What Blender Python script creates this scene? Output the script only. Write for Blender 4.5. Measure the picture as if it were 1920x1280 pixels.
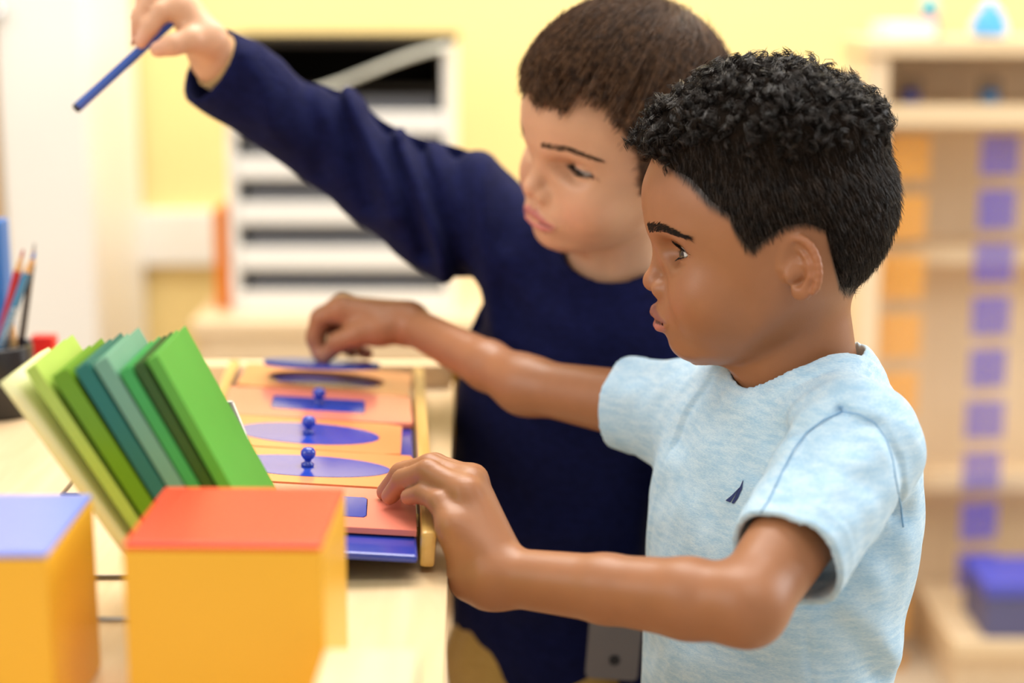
import bpy, math, random
import numpy as np
from mathutils import Vector, Matrix

# ------------------------------------------------------------------ scene, camera, light
scene = bpy.context.scene
for o in list(bpy.data.objects):
    bpy.data.objects.remove(o, do_unlink=True)
COL = scene.collection
FPX = 3200.0
PITCH = math.radians(11.65)
CAM = np.array([0.0, 0.0, 1.09])
FW = np.array([0, math.cos(PITCH), -math.sin(PITCH)])
UPV = np.array([0, math.sin(PITCH), math.cos(PITCH)])


def P(px, py, Y):
    """point on the sight line of a photo pixel at world depth Y"""
    r = FW + np.array([(px - 960) / FPX, 0, 0]) - (py - 640) / FPX * UPV
    return CAM + r * (Y / r[1])


cam_data = bpy.data.cameras.new('camera')
cam_data.sensor_width = 36.0
cam_data.lens = 36.0 * FPX / 1920.0
cam_data.clip_start = 0.05
cam_data.dof.use_dof = True
cam_data.dof.focus_distance = 1.172
cam_data.dof.aperture_fstop = 2.5
cam = bpy.data.objects.new('camera', cam_data)
cam.location = CAM
cam.rotation_euler = (math.pi / 2 - PITCH, 0, 0)
COL.objects.link(cam)
scene.camera = cam

vs = scene.view_settings
vs.view_transform = 'Standard'
vs.look = 'None'
vs.gamma = 1.0
vs.use_curve_mapping = False
vs.exposure = 0.0

world = bpy.data.worlds.new('world')
scene.world = world
world.use_nodes = True
bg = world.node_tree.nodes['Background']
bg.inputs['Color'].default_value = (1.0, 0.96, 0.90, 1)
bg.inputs['Strength'].default_value = 0.55


def area_light(name, loc, target, sx, sy, power, color):
    d = bpy.data.lights.new(name, 'AREA')
    d.shape = 'RECTANGLE'
    d.size, d.size_y = sx, sy
    d.energy = power
    d.color = color
    o = bpy.data.objects.new(name, d)
    o.location = loc
    o.rotation_euler = (Vector(target) - Vector(loc)).to_track_quat('-Z', 'Y').to_euler()
    COL.objects.link(o)
    return o


# ceiling fixtures above the children and above the back of the room, a window to the right rear
area_light('ceiling_light_children', (0.15, 1.9, 2.7), (0.15, 1.5, 0), 1.6, 1.0, 46, (1.0, 0.95, 0.88))
area_light('ceiling_light_rear', (0.2, 2.7, 2.75), (0.1, 3.0, 0), 2.4, 0.8, 52, (1.0, 0.95, 0.86))
area_light('window_light', (2.6, 1.9, 1.7), (0.2, 1.2, 0.8), 1.4, 1.4, 48, (0.95, 0.98, 1.0))
area_light('fill_light_front', (0.5, 0.1, 2.7), (0.5, 0.9, 0), 1.6, 0.8, 16, (1.0, 0.95, 0.88))  # added overhead fill near the camera, brightens the shelf and front faces
area_light('window_light_left', (-2.0, 0.0, 1.9), (0.1, 1.3, 0.8), 1.4, 1.4, 24, (1.0, 0.97, 0.93))


# ------------------------------------------------------------------ helpers
def setp(o, label=None, cat=None, group=None, kind=None):
    if label: o['label'] = label
    if cat: o['category'] = cat
    if group: o['group'] = group
    if kind: o['kind'] = kind
    return o


def empty(name, loc=(0, 0, 0), rz=0.0):
    o = bpy.data.objects.new(name, None)
    o.empty_display_size = 0.05
    o.location = loc
    o.rotation_euler = (0, 0, rz)
    COL.objects.link(o)
    return o


def link_mesh(name, verts, faces, mat, parent=None, smooth=False, world_coords=False):
    me = bpy.data.meshes.new(name)
    me.from_pydata([tuple(v) for v in verts], [], [tuple(f) for f in faces])
    me.update()
    if smooth:
        me.polygons.foreach_set('use_smooth', [True] * len(me.polygons))
    o = bpy.data.objects.new(name, me)
    if mat: me.materials.append(mat)
    COL.objects.link(o)
    if parent is not None:
        o.parent = parent
        if world_coords:
            o.matrix_parent_inverse = parent_matrix(parent).inverted()
    return o


def parent_matrix(o):
    m = Matrix.LocRotScale(o.location, o.rotation_euler, o.scale)
    return (parent_matrix(o.parent) @ o.matrix_parent_inverse @ m) if o.parent else m


def fast_mesh(name, V, Q, mat, parent=None, col=None):
    """numpy quads (or tris) -> smooth mesh object, vertices in world space"""
    me = bpy.data.meshes.new(name)
    n = Q.shape[1]
    me.vertices.add(len(V))
    me.vertices.foreach_set('co', np.ascontiguousarray(V, dtype=np.float32).ravel())
    me.loops.add(Q.size)
    me.loops.foreach_set('vertex_index', np.ascontiguousarray(Q, dtype=np.int32).ravel())
    me.polygons.add(len(Q))
    me.polygons.foreach_set('loop_start', np.arange(0, Q.size, n, dtype=np.int32))
    me.polygons.foreach_set('use_smooth', np.ones(len(Q), dtype=bool))
    me.update(calc_edges=True)
    if col is not None:
        a = me.color_attributes.new('tint', 'FLOAT_COLOR', 'POINT')
        c = np.ones((len(V), 4), dtype=np.float32)
        c[:, :3] = col
        a.data.foreach_set('color', c.ravel())
    o = bpy.data.objects.new(name, me)
    if mat: me.materials.append(mat)
    COL.objects.link(o)
    if parent is not None:
        o.parent = parent
        o.matrix_parent_inverse = parent_matrix(parent).inverted()
    return o


class MB:
    """collects simple solids into one mesh"""
    def __init__(s): s.v = []; s.f = []

    def add(s, v, f):
        n = len(s.v)
        s.v += [tuple(x) for x in v]
        s.f += [tuple(i + n for i in q) for q in f]
        return s

    def box(s, x0, x1, y0, y1, z0, z1, b=0.0):
        if b <= 0:
            v = [(x, y, z) for z in (z0, z1) for y in (y0, y1) for x in (x0, x1)]
            return s.add(v, [(0, 2, 3, 1), (4, 5, 7, 6), (0, 1, 5, 4), (2, 6, 7, 3), (0, 4, 6, 2), (1, 3, 7, 5)])
        import bmesh
        bm = bmesh.new()
        bmesh.ops.create_cube(bm, size=1.0)
        for w in bm.verts:
            w.co = Vector(((x0 + x1) / 2 + w.co.x * (x1 - x0), (y0 + y1) / 2 + w.co.y * (y1 - y0), (z0 + z1) / 2 + w.co.z * (z1 - z0)))
        bmesh.ops.bevel(bm, geom=list(bm.edges), offset=b, segments=2, profile=0.6, affect='EDGES')
        bm.verts.index_update()
        s.add([w.co[:] for w in bm.verts], [[w.index for w in f.verts] for f in bm.faces])
        bm.free()
        return s

    def prism(s, pts, z0, z1):
        n = len(pts)
        v = [(x, y, z0) for x, y in pts] + [(x, y, z1) for x, y in pts]
        f = [tuple(range(n - 1, -1, -1)), tuple(range(n, 2 * n))]
        f += [(i, (i + 1) % n, n + (i + 1) % n, n + i) for i in range(n)]
        return s.add(v, f)

    def lathe(s, prof, c=(0, 0, 0), n=24):
        v = []; f = []
        for r, z in prof:
            for k in range(n):
                a = 2 * math.pi * k / n
                v.append((c[0] + r * math.cos(a), c[1] + r * math.sin(a), c[2] + z))
        for i in range(len(prof) - 1):
            for k in range(n):
                f.append((i * n + k, i * n + (k + 1) % n, (i + 1) * n + (k + 1) % n, (i + 1) * n + k))
        f.append(tuple(range(n - 1, -1, -1)))
        f.append(tuple((len(prof) - 1) * n + k for k in range(n)))
        return s.add(v, f)

    def tube(s, pts, radii, n=8):
        pts = [Vector(p) for p in pts]
        if not hasattr(radii, '__len__'): radii = [radii] * len(pts)
        v = []; f = []
        for i, p in enumerate(pts):
            t = (pts[min(i + 1, len(pts) - 1)] - pts[max(i - 1, 0)]).normalized()
            a = t.orthogonal().normalized() if i == 0 else (a - t * a.dot(t)).normalized()
            b = t.cross(a)
            for k in range(n):
                w = 2 * math.pi * k / n
                v.append(p + (a * math.cos(w) + b * math.sin(w)) * radii[i])
        for i in range(len(pts) - 1):
            for k in range(n):
                f.append((i * n + k, i * n + (k + 1) % n, (i + 1) * n + (k + 1) % n, (i + 1) * n + k))
        f.append(tuple(range(n - 1, -1, -1)))
        f.append(tuple((len(pts) - 1) * n + k for k in range(n)))
        return s.add(v, f)

    def build(s, name, mat, parent=None, smooth=False, world_coords=False):
        return link_mesh(name, s.v, s.f, mat, parent, smooth, world_coords)


# ------------------------------------------------------------------ materials
def mat_new(name):
    m = bpy.data.materials.new(name)
    m.use_nodes = True
    return m, m.node_tree.nodes, m.node_tree.links, m.node_tree.nodes['Principled BSDF']


def plain(name, col, rough=0.5, spec=0.5, noise=0.06, scale=30.0, bump=0.0, coat=0.0, metal=0.0, stretch=(1, 1, 1)):
    m, N, L, b = mat_new(name)
    b.inputs['Roughness'].default_value = rough
    b.inputs['Specular IOR Level'].default_value = spec
    b.inputs['Metallic'].default_value = metal
    if coat: b.inputs['Coat Weight'].default_value = coat; b.inputs['Coat Roughness'].default_value = 0.12
    tc = N.new('ShaderNodeTexCoord'); mp = N.new('ShaderNodeMapping')
    mp.inputs['Scale'].default_value = stretch
    L.new(tc.outputs['Object'], mp.inputs['Vector'])
    nz = N.new('ShaderNodeTexNoise')
    nz.inputs['Scale'].default_value = scale; nz.inputs['Detail'].default_value = 4
    L.new(mp.outputs['Vector'], nz.inputs['Vector'])
    mx = N.new('ShaderNodeMix'); mx.data_type = 'RGBA'
    mx.inputs['A'].default_value = (*[c * (1 - noise) for c in col], 1)
    mx.inputs['B'].default_value = (*[min(1, c * (1 + noise)) for c in col], 1)
    L.new(nz.outputs['Fac'], mx.inputs['Factor'])
    L.new(mx.outputs['Result'], b.inputs['Base Color'])
    if bump:
        bp = N.new('ShaderNodeBump'); bp.inputs['Strength'].default_value = bump; bp.inputs['Distance'].default_value = 0.002
        L.new(nz.outputs['Fac'], bp.inputs['Height']); L.new(bp.outputs['Normal'], b.inputs['Normal'])
    return m


def wood(name, c1, c2, rough=0.4, scale=6.0, stretch=(12, 1, 12), coat=0.0):
    m, N, L, b = mat_new(name)
    b.inputs['Roughness'].default_value = rough
    if coat: b.inputs['Coat Weight'].default_value = coat; b.inputs['Coat Roughness'].default_value = 0.2
    tc = N.new('ShaderNodeTexCoord'); mp = N.new('ShaderNodeMapping')
    mp.inputs['Scale'].default_value = stretch
    L.new(tc.outputs['Object'], mp.inputs['Vector'])
    nz = N.new('ShaderNodeTexNoise')
    nz.inputs['Scale'].default_value = scale; nz.inputs['Detail'].default_value = 6; nz.inputs['Distortion'].default_value = 0.6
    L.new(mp.outputs['Vector'], nz.inputs['Vector'])
    cr = N.new('ShaderNodeValToRGB')
    cr.color_ramp.elements[0].position = 0.3; cr.color_ramp.elements[0].color = (*c1, 1)
    cr.color_ramp.elements[1].position = 0.7; cr.color_ramp.elements[1].color = (*c2, 1)
    L.new(nz.outputs['Fac'], cr.inputs['Fac']); L.new(cr.outputs['Color'], b.inputs['Base Color'])
    return m


def skin_mat(name, sss=0.12, rough=0.45):
    m, N, L, b = mat_new(name)
    at = N.new('ShaderNodeAttribute'); at.attribute_name = 'tint'
    tc = N.new('ShaderNodeTexCoord')
    nz = N.new('ShaderNodeTexNoise'); nz.inputs['Scale'].default_value = 60; nz.inputs['Detail'].default_value = 5
    L.new(tc.outputs['Object'], nz.inputs['Vector'])
    mr = N.new('ShaderNodeMapRange')
    mr.inputs['To Min'].default_value = 0.90; mr.inputs['To Max'].default_value = 1.08
    L.new(nz.outputs['Fac'], mr.inputs['Value'])
    mx = N.new('ShaderNodeMix'); mx.data_type = 'RGBA'; mx.blend_type = 'MULTIPLY'; mx.inputs['Factor'].default_value = 1.0
    L.new(at.outputs['Color'], mx.inputs['A']); L.new(mr.outputs['Result'], mx.inputs['B'])
    L.new(mx.outputs['Result'], b.inputs['Base Color'])
    b.inputs['Roughness'].default_value = rough
    b.inputs['Specular IOR Level'].default_value = 0.4
    b.inputs['Subsurface Weight'].default_value = sss
    b.inputs['Subsurface Radius'].default_value = (1.0, 0.35, 0.2)
    b.inputs['Subsurface Scale'].default_value = 0.006
    n2 = N.new('ShaderNodeTexNoise'); n2.inputs['Scale'].default_value = 900; n2.inputs['Detail'].default_value = 2
    L.new(tc.outputs['Object'], n2.inputs['Vector'])
    bp = N.new('ShaderNodeBump'); bp.inputs['Strength'].default_value = 0.12; bp.inputs['Distance'].default_value = 0.0006
    L.new(n2.outputs['Fac'], bp.inputs['Height']); L.new(bp.outputs['Normal'], b.inputs['Normal'])
    return m


def cloth_mat(name, c1, c2, scale=500, stretch=(1, 1, 4), rough=0.9, bump=0.25, sheen=0.2):
    """knitted cloth: fine heathered streaks of two yarn colours"""
    m, N, L, b = mat_new(name)
    tc = N.new('ShaderNodeTexCoord'); mp = N.new('ShaderNodeMapping')
    mp.inputs['Scale'].default_value = stretch
    L.new(tc.outputs['Object'], mp.inputs['Vector'])
    nz = N.new('ShaderNodeTexNoise'); nz.inputs['Scale'].default_value = scale; nz.inputs['Detail'].default_value = 3
    L.new(mp.outputs['Vector'], nz.inputs['Vector'])
    n2 = N.new('ShaderNodeTexNoise'); n2.inputs['Scale'].default_value = scale * 0.15; n2.inputs['Detail'].default_value = 4
    L.new(mp.outputs['Vector'], n2.inputs['Vector'])
    ad = N.new('ShaderNodeMath'); ad.operation = 'ADD'
    L.new(nz.outputs['Fac'], ad.inputs[0]); L.new(n2.outputs['Fac'], ad.inputs[1])
    cr = N.new('ShaderNodeValToRGB')
    cr.color_ramp.elements[0].position = 0.38; cr.color_ramp.elements[0].color = (*c1, 1)
    cr.color_ramp.elements[1].position = 0.62; cr.color_ramp.elements[1].color = (*c2, 1)
    hf = N.new('ShaderNodeMath'); hf.operation = 'MULTIPLY'; hf.inputs[1].default_value = 0.5
    L.new(ad.outputs[0], hf.inputs[0]); L.new(hf.outputs[0], cr.inputs['Fac'])
    L.new(cr.outputs['Color'], b.inputs['Base Color'])
    b.inputs['Roughness'].default_value = rough
    b.inputs['Specular IOR Level'].default_value = 0.15
    b.inputs['Sheen Weight'].default_value = sheen
    bp = N.new('ShaderNodeBump'); bp.inputs['Strength'].default_value = bump; bp.inputs['Distance'].default_value = 0.001
    L.new(nz.outputs['Fac'], bp.inputs['Height']); L.new(bp.outputs['Normal'], b.inputs['Normal'])
    return m


def hair_mat(name, c1, c2, rough=0.42, spec=0.5):
    m, N, L, b = mat_new(name)
    tc = N.new('ShaderNodeTexCoord')
    nz = N.new('ShaderNodeTexNoise'); nz.inputs['Scale'].default_value = 160; nz.inputs['Detail'].default_value = 3
    L.new(tc.outputs['Object'], nz.inputs['Vector'])
    cr = N.new('ShaderNodeValToRGB')
    cr.color_ramp.elements[0].position = 0.35; cr.color_ramp.elements[0].color = (*c1, 1)
    cr.color_ramp.elements[1].position = 0.68; cr.color_ramp.elements[1].color = (*c2, 1)
    L.new(nz.outputs['Fac'], cr.inputs['Fac']); L.new(cr.outputs['Color'], b.inputs['Base Color'])
    b.inputs['Roughness'].default_value = rough
    b.inputs['Specular IOR Level'].default_value = spec
    return m


# ------------------------------------------------------------------ signed distance modelling
def smin(a, b, k):
    h = np.maximum(k - np.abs(a - b), 0.0) / k
    return np.minimum(a, b) - h * h * k * 0.25


def smax(a, b, k):
    return -smin(-a, -b, k)


def ln(v): return np.sqrt((v * v).sum(-1))


def ellipsoid(p, c, r):
    q = p - np.asarray(c); r = np.asarray(r)
    k0 = ln(q / r); k1 = ln(q / (r * r))
    return k0 * (k0 - 1.0) / np.maximum(k1, 1e-9)


def cone(p, a, b, ra, rb):
    """capsule from a to b whose radius goes from ra to rb"""
    a = np.asarray(a, float); b = np.asarray(b, float)
    ba = b - a
    t = np.clip((p - a) @ ba / max(ba @ ba, 1e-12), 0, 1)
    return ln(p - a - t[:, None] * ba) - (ra + (rb - ra) * t)


def chain(p, pts, rs, k=0.004):
    d = None
    for i in range(len(pts) - 1):
        e = cone(p, pts[i], pts[i + 1], rs[i], rs[i + 1])
        d = e if d is None else smin(d, e, k)
    return d


def dense(zs, vals, n=64):
    """smooth table from a few control values (monotone z)"""
    zs = np.asarray(zs, float); vals = np.asarray(vals, float)
    z = np.linspace(zs[0], zs[-1], n)
    m = np.gradient(vals, zs)
    i = np.clip(np.searchsorted(zs, z) - 1, 0, len(zs) - 2)
    h = zs[i + 1] - zs[i]; t = (z - zs[i]) / h
    return z, ((2 * t**3 - 3 * t**2 + 1) * vals[i] + (t**3 - 2 * t**2 + t) * h * m[i] + (-2 * t**3 + 3 * t**2) * vals[i + 1] + (t**3 - t**2) * h * m[i + 1])


def loft(q, zs, cx, rf, rb, w, n=2.0, cy=None):
    """stack of oval sections along local z: centre cx (cy), front radius rf, back radius rb, half width w"""
    T = [dense(zs, v) for v in (cx, rf, rb, w)]
    z = np.clip(q[:, 2], zs[0], zs[-1])
    c, f, b, ww = [np.interp(z, t[0], t[1]) for t in T]
    x = q[:, 0] - c
    y = q[:, 1] - (np.interp(z, *dense(zs, cy)) if cy is not None else 0.0)
    u = np.abs(x / np.where(x > 0, f, b)); v = np.abs(y / ww)
    k = np.maximum((u**n + v**n)**(1.0 / n), 1e-6)
    L = np.sqrt(x * x + y * y)
    d = np.where(L > 1e-5, L * (1 - 1 / k), -np.minimum(f, ww))
    dz = np.maximum(q[:, 2] - zs[-1], zs[0] - q[:, 2])
    return smax(d, dz, 0.012)


def near(p, c, R, fn, base=None):
    """evaluate fn only for points near a ball; a safe lower bound elsewhere"""
    d = ln(p - np.asarray(c)) - R
    out = np.maximum(d, 0.02) + 0.0
    m = d < 0.03
    if m.any():
        out[m] = fn(p[m])
    return out


def mesh_sdf(f, lo, hi, h, bs=8, slack=1.5):
    """surface nets on sparse blocks: returns vertices and quads"""
    lo = np.asarray(lo, float); hi = np.asarray(hi, float)
    nb = np.ceil((hi - lo) / (h * bs)).astype(int)
    B = h * bs
    g = np.stack(np.meshgrid(*[np.arange(n) for n in nb], indexing='ij'), -1).reshape(-1, 3)
    vals = np.concatenate([f(lo + (c + 0.5) * B) for c in np.array_split(g, max(1, len(g) // 60000))])
    act = g[np.abs(vals) < 0.87 * B * slack + 0.004]
    loc = np.stack(np.meshgrid(*[np.arange(bs + 1)] * 3, indexing='ij'), -1).reshape(-1, 3)
    N = nb * bs + 2
    cid = lambda c: (c[:, 0].astype(np.int64) * N[1] + c[:, 1]) * N[2] + c[:, 2]
    ids = []; pos = []; edges = []
    corner = np.array([(i, j, k) for i in (0, 1) for j in (0, 1) for k in (0, 1)])
    E = [(a, b) for a in range(8) for b in range(a + 1, 8) if np.abs(corner[a] - corner[b]).sum() == 1]
    for ch in np.array_split(act, max(1, len(act) // 300)):
        if len(ch) == 0: continue
        idx = (ch[:, None, :] * bs + loc[None]).reshape(-1, 3)
        v = f(lo + idx * h).reshape(len(ch), bs + 1, bs + 1, bs + 1)
        v = np.where(v == 0, 1e-9, v)
        cv = np.stack([v[:, i:i + bs, j:j + bs, k:k + bs] for i, j, k in corner], -1)
        s = cv < 0
        m = s.any(-1) & ~s.all(-1)
        w = np.argwhere(m)
        if len(w) == 0: continue
        cc = ch[w[:, 0]] * bs + w[:, 1:]
        cv = cv[m]; s = s[m]
        acc = np.zeros((len(cc), 3)); cnt = np.zeros(len(cc))
        for a, b in E:
            x = s[:, a] != s[:, b]
            t = cv[:, a] / np.where(x, cv[:, a] - cv[:, b], 1)
            acc += np.where(x[:, None], corner[a] + t[:, None] * (corner[b] - corner[a]), 0); cnt += x
        ids.append(cid(cc)); pos.append(lo + (cc + acc / cnt[:, None]) * h)
        for ax, far in ((0, 4), (1, 2), (2, 1)):
            x = s[:, 0] != s[:, far]
            edges.append((ax, cc[x], s[x, 0]))
    ids = np.concatenate(ids); pos = np.concatenate(pos)
    o = np.argsort(ids); ids = ids[o]; pos = pos[o]
    Q = []
    for ax, c, s in edges:
        if len(c) == 0: continue
        e1 = np.zeros(3, int); e2 = np.zeros(3, int)
        e1[(ax + 1) % 3] = 1; e2[(ax + 2) % 3] = 1
        quad = []; ok = np.ones(len(c), bool)
        for off in (0 * e1, e1, e1 + e2, e2):
            k = cid(c - off)
            j = np.clip(np.searchsorted(ids, k), 0, len(ids) - 1)
            ok &= ids[j] == k
            quad.append(j)
        q = np.stack(quad, -1)
        q[~s] = q[~s][:, ::-1]
        Q.append(q[ok])
    return pos, np.concatenate(Q)


def relax(V, Q, n=1, a=0.5):
    for _ in range(n):
        acc = np.zeros_like(V); cnt = np.zeros(len(V))
        for i in range(4):
            j = (i + 1) % 4
            for k in range(3):
                acc[:, k] += np.bincount(Q[:, i], V[Q[:, j], k], len(V)) + np.bincount(Q[:, j], V[Q[:, i], k], len(V))
            cnt += np.bincount(Q[:, i], minlength=len(V)) + np.bincount(Q[:, j], minlength=len(V))
        V = V + a * (acc / np.maximum(cnt, 1)[:, None] - V)
    return V


def normals(V, Q):
    n = np.cross(V[Q[:, 2]] - V[Q[:, 0]], V[Q[:, 3]] - V[Q[:, 1]])
    out = np.zeros_like(V)
    for i in range(4):
        for k in range(3):
            out[:, k] += np.bincount(Q[:, i], n[:, k], len(V))
    return out / np.maximum(ln(out), 1e-12)[:, None]


def wob(p, s, seed):
    """cheap smooth pseudo noise in -1..1"""
    r = np.random.default_rng(seed)
    d = 0
    for _ in range(4):
        d = d + np.sin(p @ (r.normal(size=3) * s) + r.uniform(0, 6.28))
    return d * 0.25


def fold(p, a, b, w, amp):
    return amp * np.exp(-(cone(p, a, b, 0, 0) / w)**2)


def strands(name, pts, rad, mat, parent, sides=3):
    """pts (N,K,3) strand points, rad (K,) or (N,K) radius -> one tube mesh"""
    N, K, _ = pts.shape
    rad = np.broadcast_to(rad, (N, K))
    t = np.gradient(pts, axis=1); t /= np.maximum(ln(t), 1e-9)[..., None]
    ref = np.where(np.abs(t[..., 2:3]) > 0.9, np.array([1., 0, 0]), np.array([0, 0, 1.]))
    a = np.cross(t, ref); a /= np.maximum(ln(a), 1e-9)[..., None]
    b = np.cross(t, a)
    ring = [pts + rad[..., None] * (a * math.cos(w) + b * math.sin(w)) for w in (2 * math.pi * k / sides for k in range(sides))]
    V = np.stack(ring, 2).reshape(-1, 3)
    base = (np.arange(N)[:, None] * K + np.arange(K - 1)[None]).reshape(-1) * sides
    Q = np.concatenate([np.stack([base + k, base + (k + 1) % sides, base + sides + (k + 1) % sides, base + sides + k], -1) for k in range(sides)])
    return fast_mesh(name, V, Q, mat, parent)


# ------------------------------------------------------------------ heads (local millimetres: x forward, y left, z up, origin between the ears)
class Frame:
    def __init__(s, O, M, scale=1.0):
        s.O = np.asarray(O, float); s.M = np.asarray(M, float); s.k = scale * 0.001

    def to_local(s, p): return (p - s.O) @ s.M / s.k

    def to_world(s, q): return s.O + (np.asarray(q, float) * s.k) @ s.M.T


def rot_frame(yaw, pitch, roll):
    """axes of a head that looks towards -X; yaw turns it to the camera, in degrees"""
    y, p, r = [math.radians(a) for a in (yaw, pitch, roll)]
    rz = np.array([[math.cos(y), -math.sin(y), 0], [math.sin(y), math.cos(y), 0], [0, 0, 1]])
    ry = np.array([[math.cos(p), 0, math.sin(p)], [0, 1, 0], [-math.sin(p), 0, math.cos(p)]])
    rx = np.array([[1, 0, 0], [0, math.cos(r), -math.sin(r)], [0, math.sin(r), math.cos(r)]])
    return np.diag([-1., -1, 1]) @ rz @ ry @ rx


EYE = np.array([63.0, 30.5, 14.5])
EYE_R = 11.8


def sstep(x, a, b):
    t = np.clip((x - a) / (b - a), 0, 1)
    return t * t * (3 - 2 * t)


def cranium(s):
    s = s * np.stack([np.ones(len(s)), 1 + 0.30 * sstep(s[:, 0], 25, 95), np.ones(len(s))], -1)
    d = smin(ellipsoid(s, (16, 0, 50), (85, 69, 76)), ellipsoid(s, (-10, 0, 16), (42, 51, 42)), 12)
    return d


def ear(q):
    a = math.radians(24); b = math.radians(-12)
    u = np.array([math.cos(a), -math.sin(a), 0]); n = np.array([math.sin(a), math.cos(a), 0]); v = np.array([0, 0, 1.])
    u, v = u * math.cos(b) + v * math.sin(b), v * math.cos(b) - u * math.sin(b)
    r = (q - np.array([-5, 66, 12])) / 0.92
    e = np.stack([r @ u, r @ v, r @ n], -1)
    d = ellipsoid(e, (-1, 1, 0), (13.5, 20, 3.6))
    d = smin(d, ellipsoid(e, (3, -17, 0), (7.5, 7, 3.8)), 4)
    d = smax(d, -ellipsoid(e, (2.5, -5, 5), (7.5, 9, 9)), 2)
    d = smax(d, -ellipsoid(e, (-1, 9, 5), (8, 7, 4.8)), 2)
    ts = np.radians(np.linspace(5, 240, 17))
    rim = [(14 * math.cos(t) - (1 if t < 1 else 0), 21.5 * math.sin(t), 2.6) for t in ts]
    d = smin(d, chain(e, [(6, -1, 0)] + rim, [2.2] + [2.6] * 10 + [2.5, 2.5, 2.4, 2.4, 2.3, 2.2, 2.0], 2), 2.5)
    d = smin(d, chain(e, [(-1, -13, 1.5), (-7, -7, 2.6), (-8, 1, 2.8), (-5, 8, 2.0), (-1, 13, 1)], [2.2, 2.2, 2.0, 1.8, 1.5], 2), 2.5)
    d = smin(d, ellipsoid(e, (9.5, -5, 2.0), (3, 4.2, 4.2)), 2.5)
    d = smin(d, cone(e, (8, -2, -4), (0, 0, -7), 9, 9), 4)
    return d * 0.92


def lip_chains(s, hp):
    l = hp['lip']; fx = hp.get('lipx', 0)
    up = chain(s, [(84.2 + fx, 18.5, -36.4), (88.8 + fx, 10.5, -33.2), (91.2 + fx, 4.2, -31.0), (91.0 + fx, 0, -31.8)], [2.3, 3.1 * l, 3.8 * l, 3.6 * l], 2.0)
    lo = chain(s, [(84 + fx, 17.5, -38.0), (87.8 + fx, 10, -40.2), (89.0 + fx, 0, -41.6)], [2.3, 3.7 * l, 4.4 * l], 2.0)
    return up, lo


def eye_open(s, hp):
    """almond opening of the lids (distance, negative inside) and eye-local coordinates"""
    yy = s[:, 1] - EYE[1]; zz = s[:, 2] - EYE[2] - hp.get('cant', 0.08) * yy
    t = np.clip(yy / 12.8, -1, 1); e = 1 - t * t
    up = hp['lid_up'] * e**0.75; lo = -hp['lid_lo'] * e
    return np.maximum.reduce([zz - up, lo - zz, np.abs(yy) - 12.8, 64 - s[:, 0]]), yy, zz, up


def head_sdf(q, hp):
    s = q.copy(); s[:, 1] = np.abs(s[:, 1])
    d = cranium(s)
    zs = [-66, -60, -50, -40, -25, -10, 5, 20, 35, 60, 90]
    cx = np.array([54, 46, 38, 30, 20, 15, 15, 15, 15, 15., 15])
    f = np.array([63, 72, 77, 80, 83, 84, 85.5, 90, 95, 95.5, 66])
    b = np.array([38, 24, 10, -4, -18, -28, -30, -30, -30, -30., -20])
    w = np.array([14, 26, 37, 45, 53, 58, 61, 62, 62, 57., 38]) * hp.get('facew', 1)
    d = smin(d, loft(s, zs, cx, f - cx, cx - b, w, 2.15), 14)
    d = smin(d, ellipsoid(s, (56, 31, -15), (23, 23, 25)), 16)
    d = smin(d, ellipsoid(s, (74.5 + hp.get('lipx', 0), 0, -32), (17, 23, 20)), 10)
    d = smin(d, ellipsoid(s, (65.5, 0, -54), (14, 17, 11.5)), 10)
    d = smin(d, cone(s, (87, 6, 30), (67, 38, 32), 7.0, 6), 10)
    # eye region
    d = smax(d, -ellipsoid(s, (91, 31.5, 14), (23, 19, 11)), 7)
    d = smin(d, ln(s - EYE) - 12.9, 3.0)
    op, yy, zz, up = eye_open(s, hp)
    d = smax(d, -op, 0.9)
    cr = np.abs(zz - up - 3.4 * (1 - np.clip(yy / 14, -1, 1)**2)) + np.maximum(np.abs(yy) - 11, 0)
    d = d + 0.55 * np.exp(-(cr / 0.9)**2) * (s[:, 0] > 66)
    # nose
    nw = hp.get('nosew', 1)
    n = cone(s, (86, 0, 20), (91, 0, -6), 5.0, 6.6)
    n = smin(n, ellipsoid(s, (93.0, 0, -10), (8.0, 7.6 * nw, 7.4)), 5)
    n = smin(n, ellipsoid(s, (87, 9.3 * nw, -14), (7.6, 5.6 * nw, 6.2)), 4)
    d = smin(d, n, 7)
    d = smax(d, -ellipsoid(s, (91.5, 5.2 * nw, -20.5), (4.2, 2.5, 3.0)), 1.5)
    d = smax(d, -cone(s, (95.5, 0, -21), (96, 0, -28), 2.0, 2.4), 3)
    # mouth
    a, b2 = lip_chains(s, hp)
    d = smin(d, a, 3.2); d = smin(d, b2, 3.2)
    fx = hp.get('lipx', 0)
    d = smax(d, -chain(s, [(85.2 + fx, 19.5, -37), (90.6 + fx, 10.5, -36.6), (93.6 + fx, 4, -35.6), (94.0 + fx, 0, -36.0)], [0.7, 0.9, 0.9, 0.9], 1), 1.4)
    d = smax(d, -ellipsoid(s, (92, 0, -49.5), (7, 13, 4)), 6)
    m = (s[:, 1] > 45) & (s[:, 0] < 30) & (s[:, 0] > -45) & (s[:, 2] > -28) & (s[:, 2] < 50)
    if m.any():
        d[m] = smin(d[m], ear(s[m]), 3.5)
    return d


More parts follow.
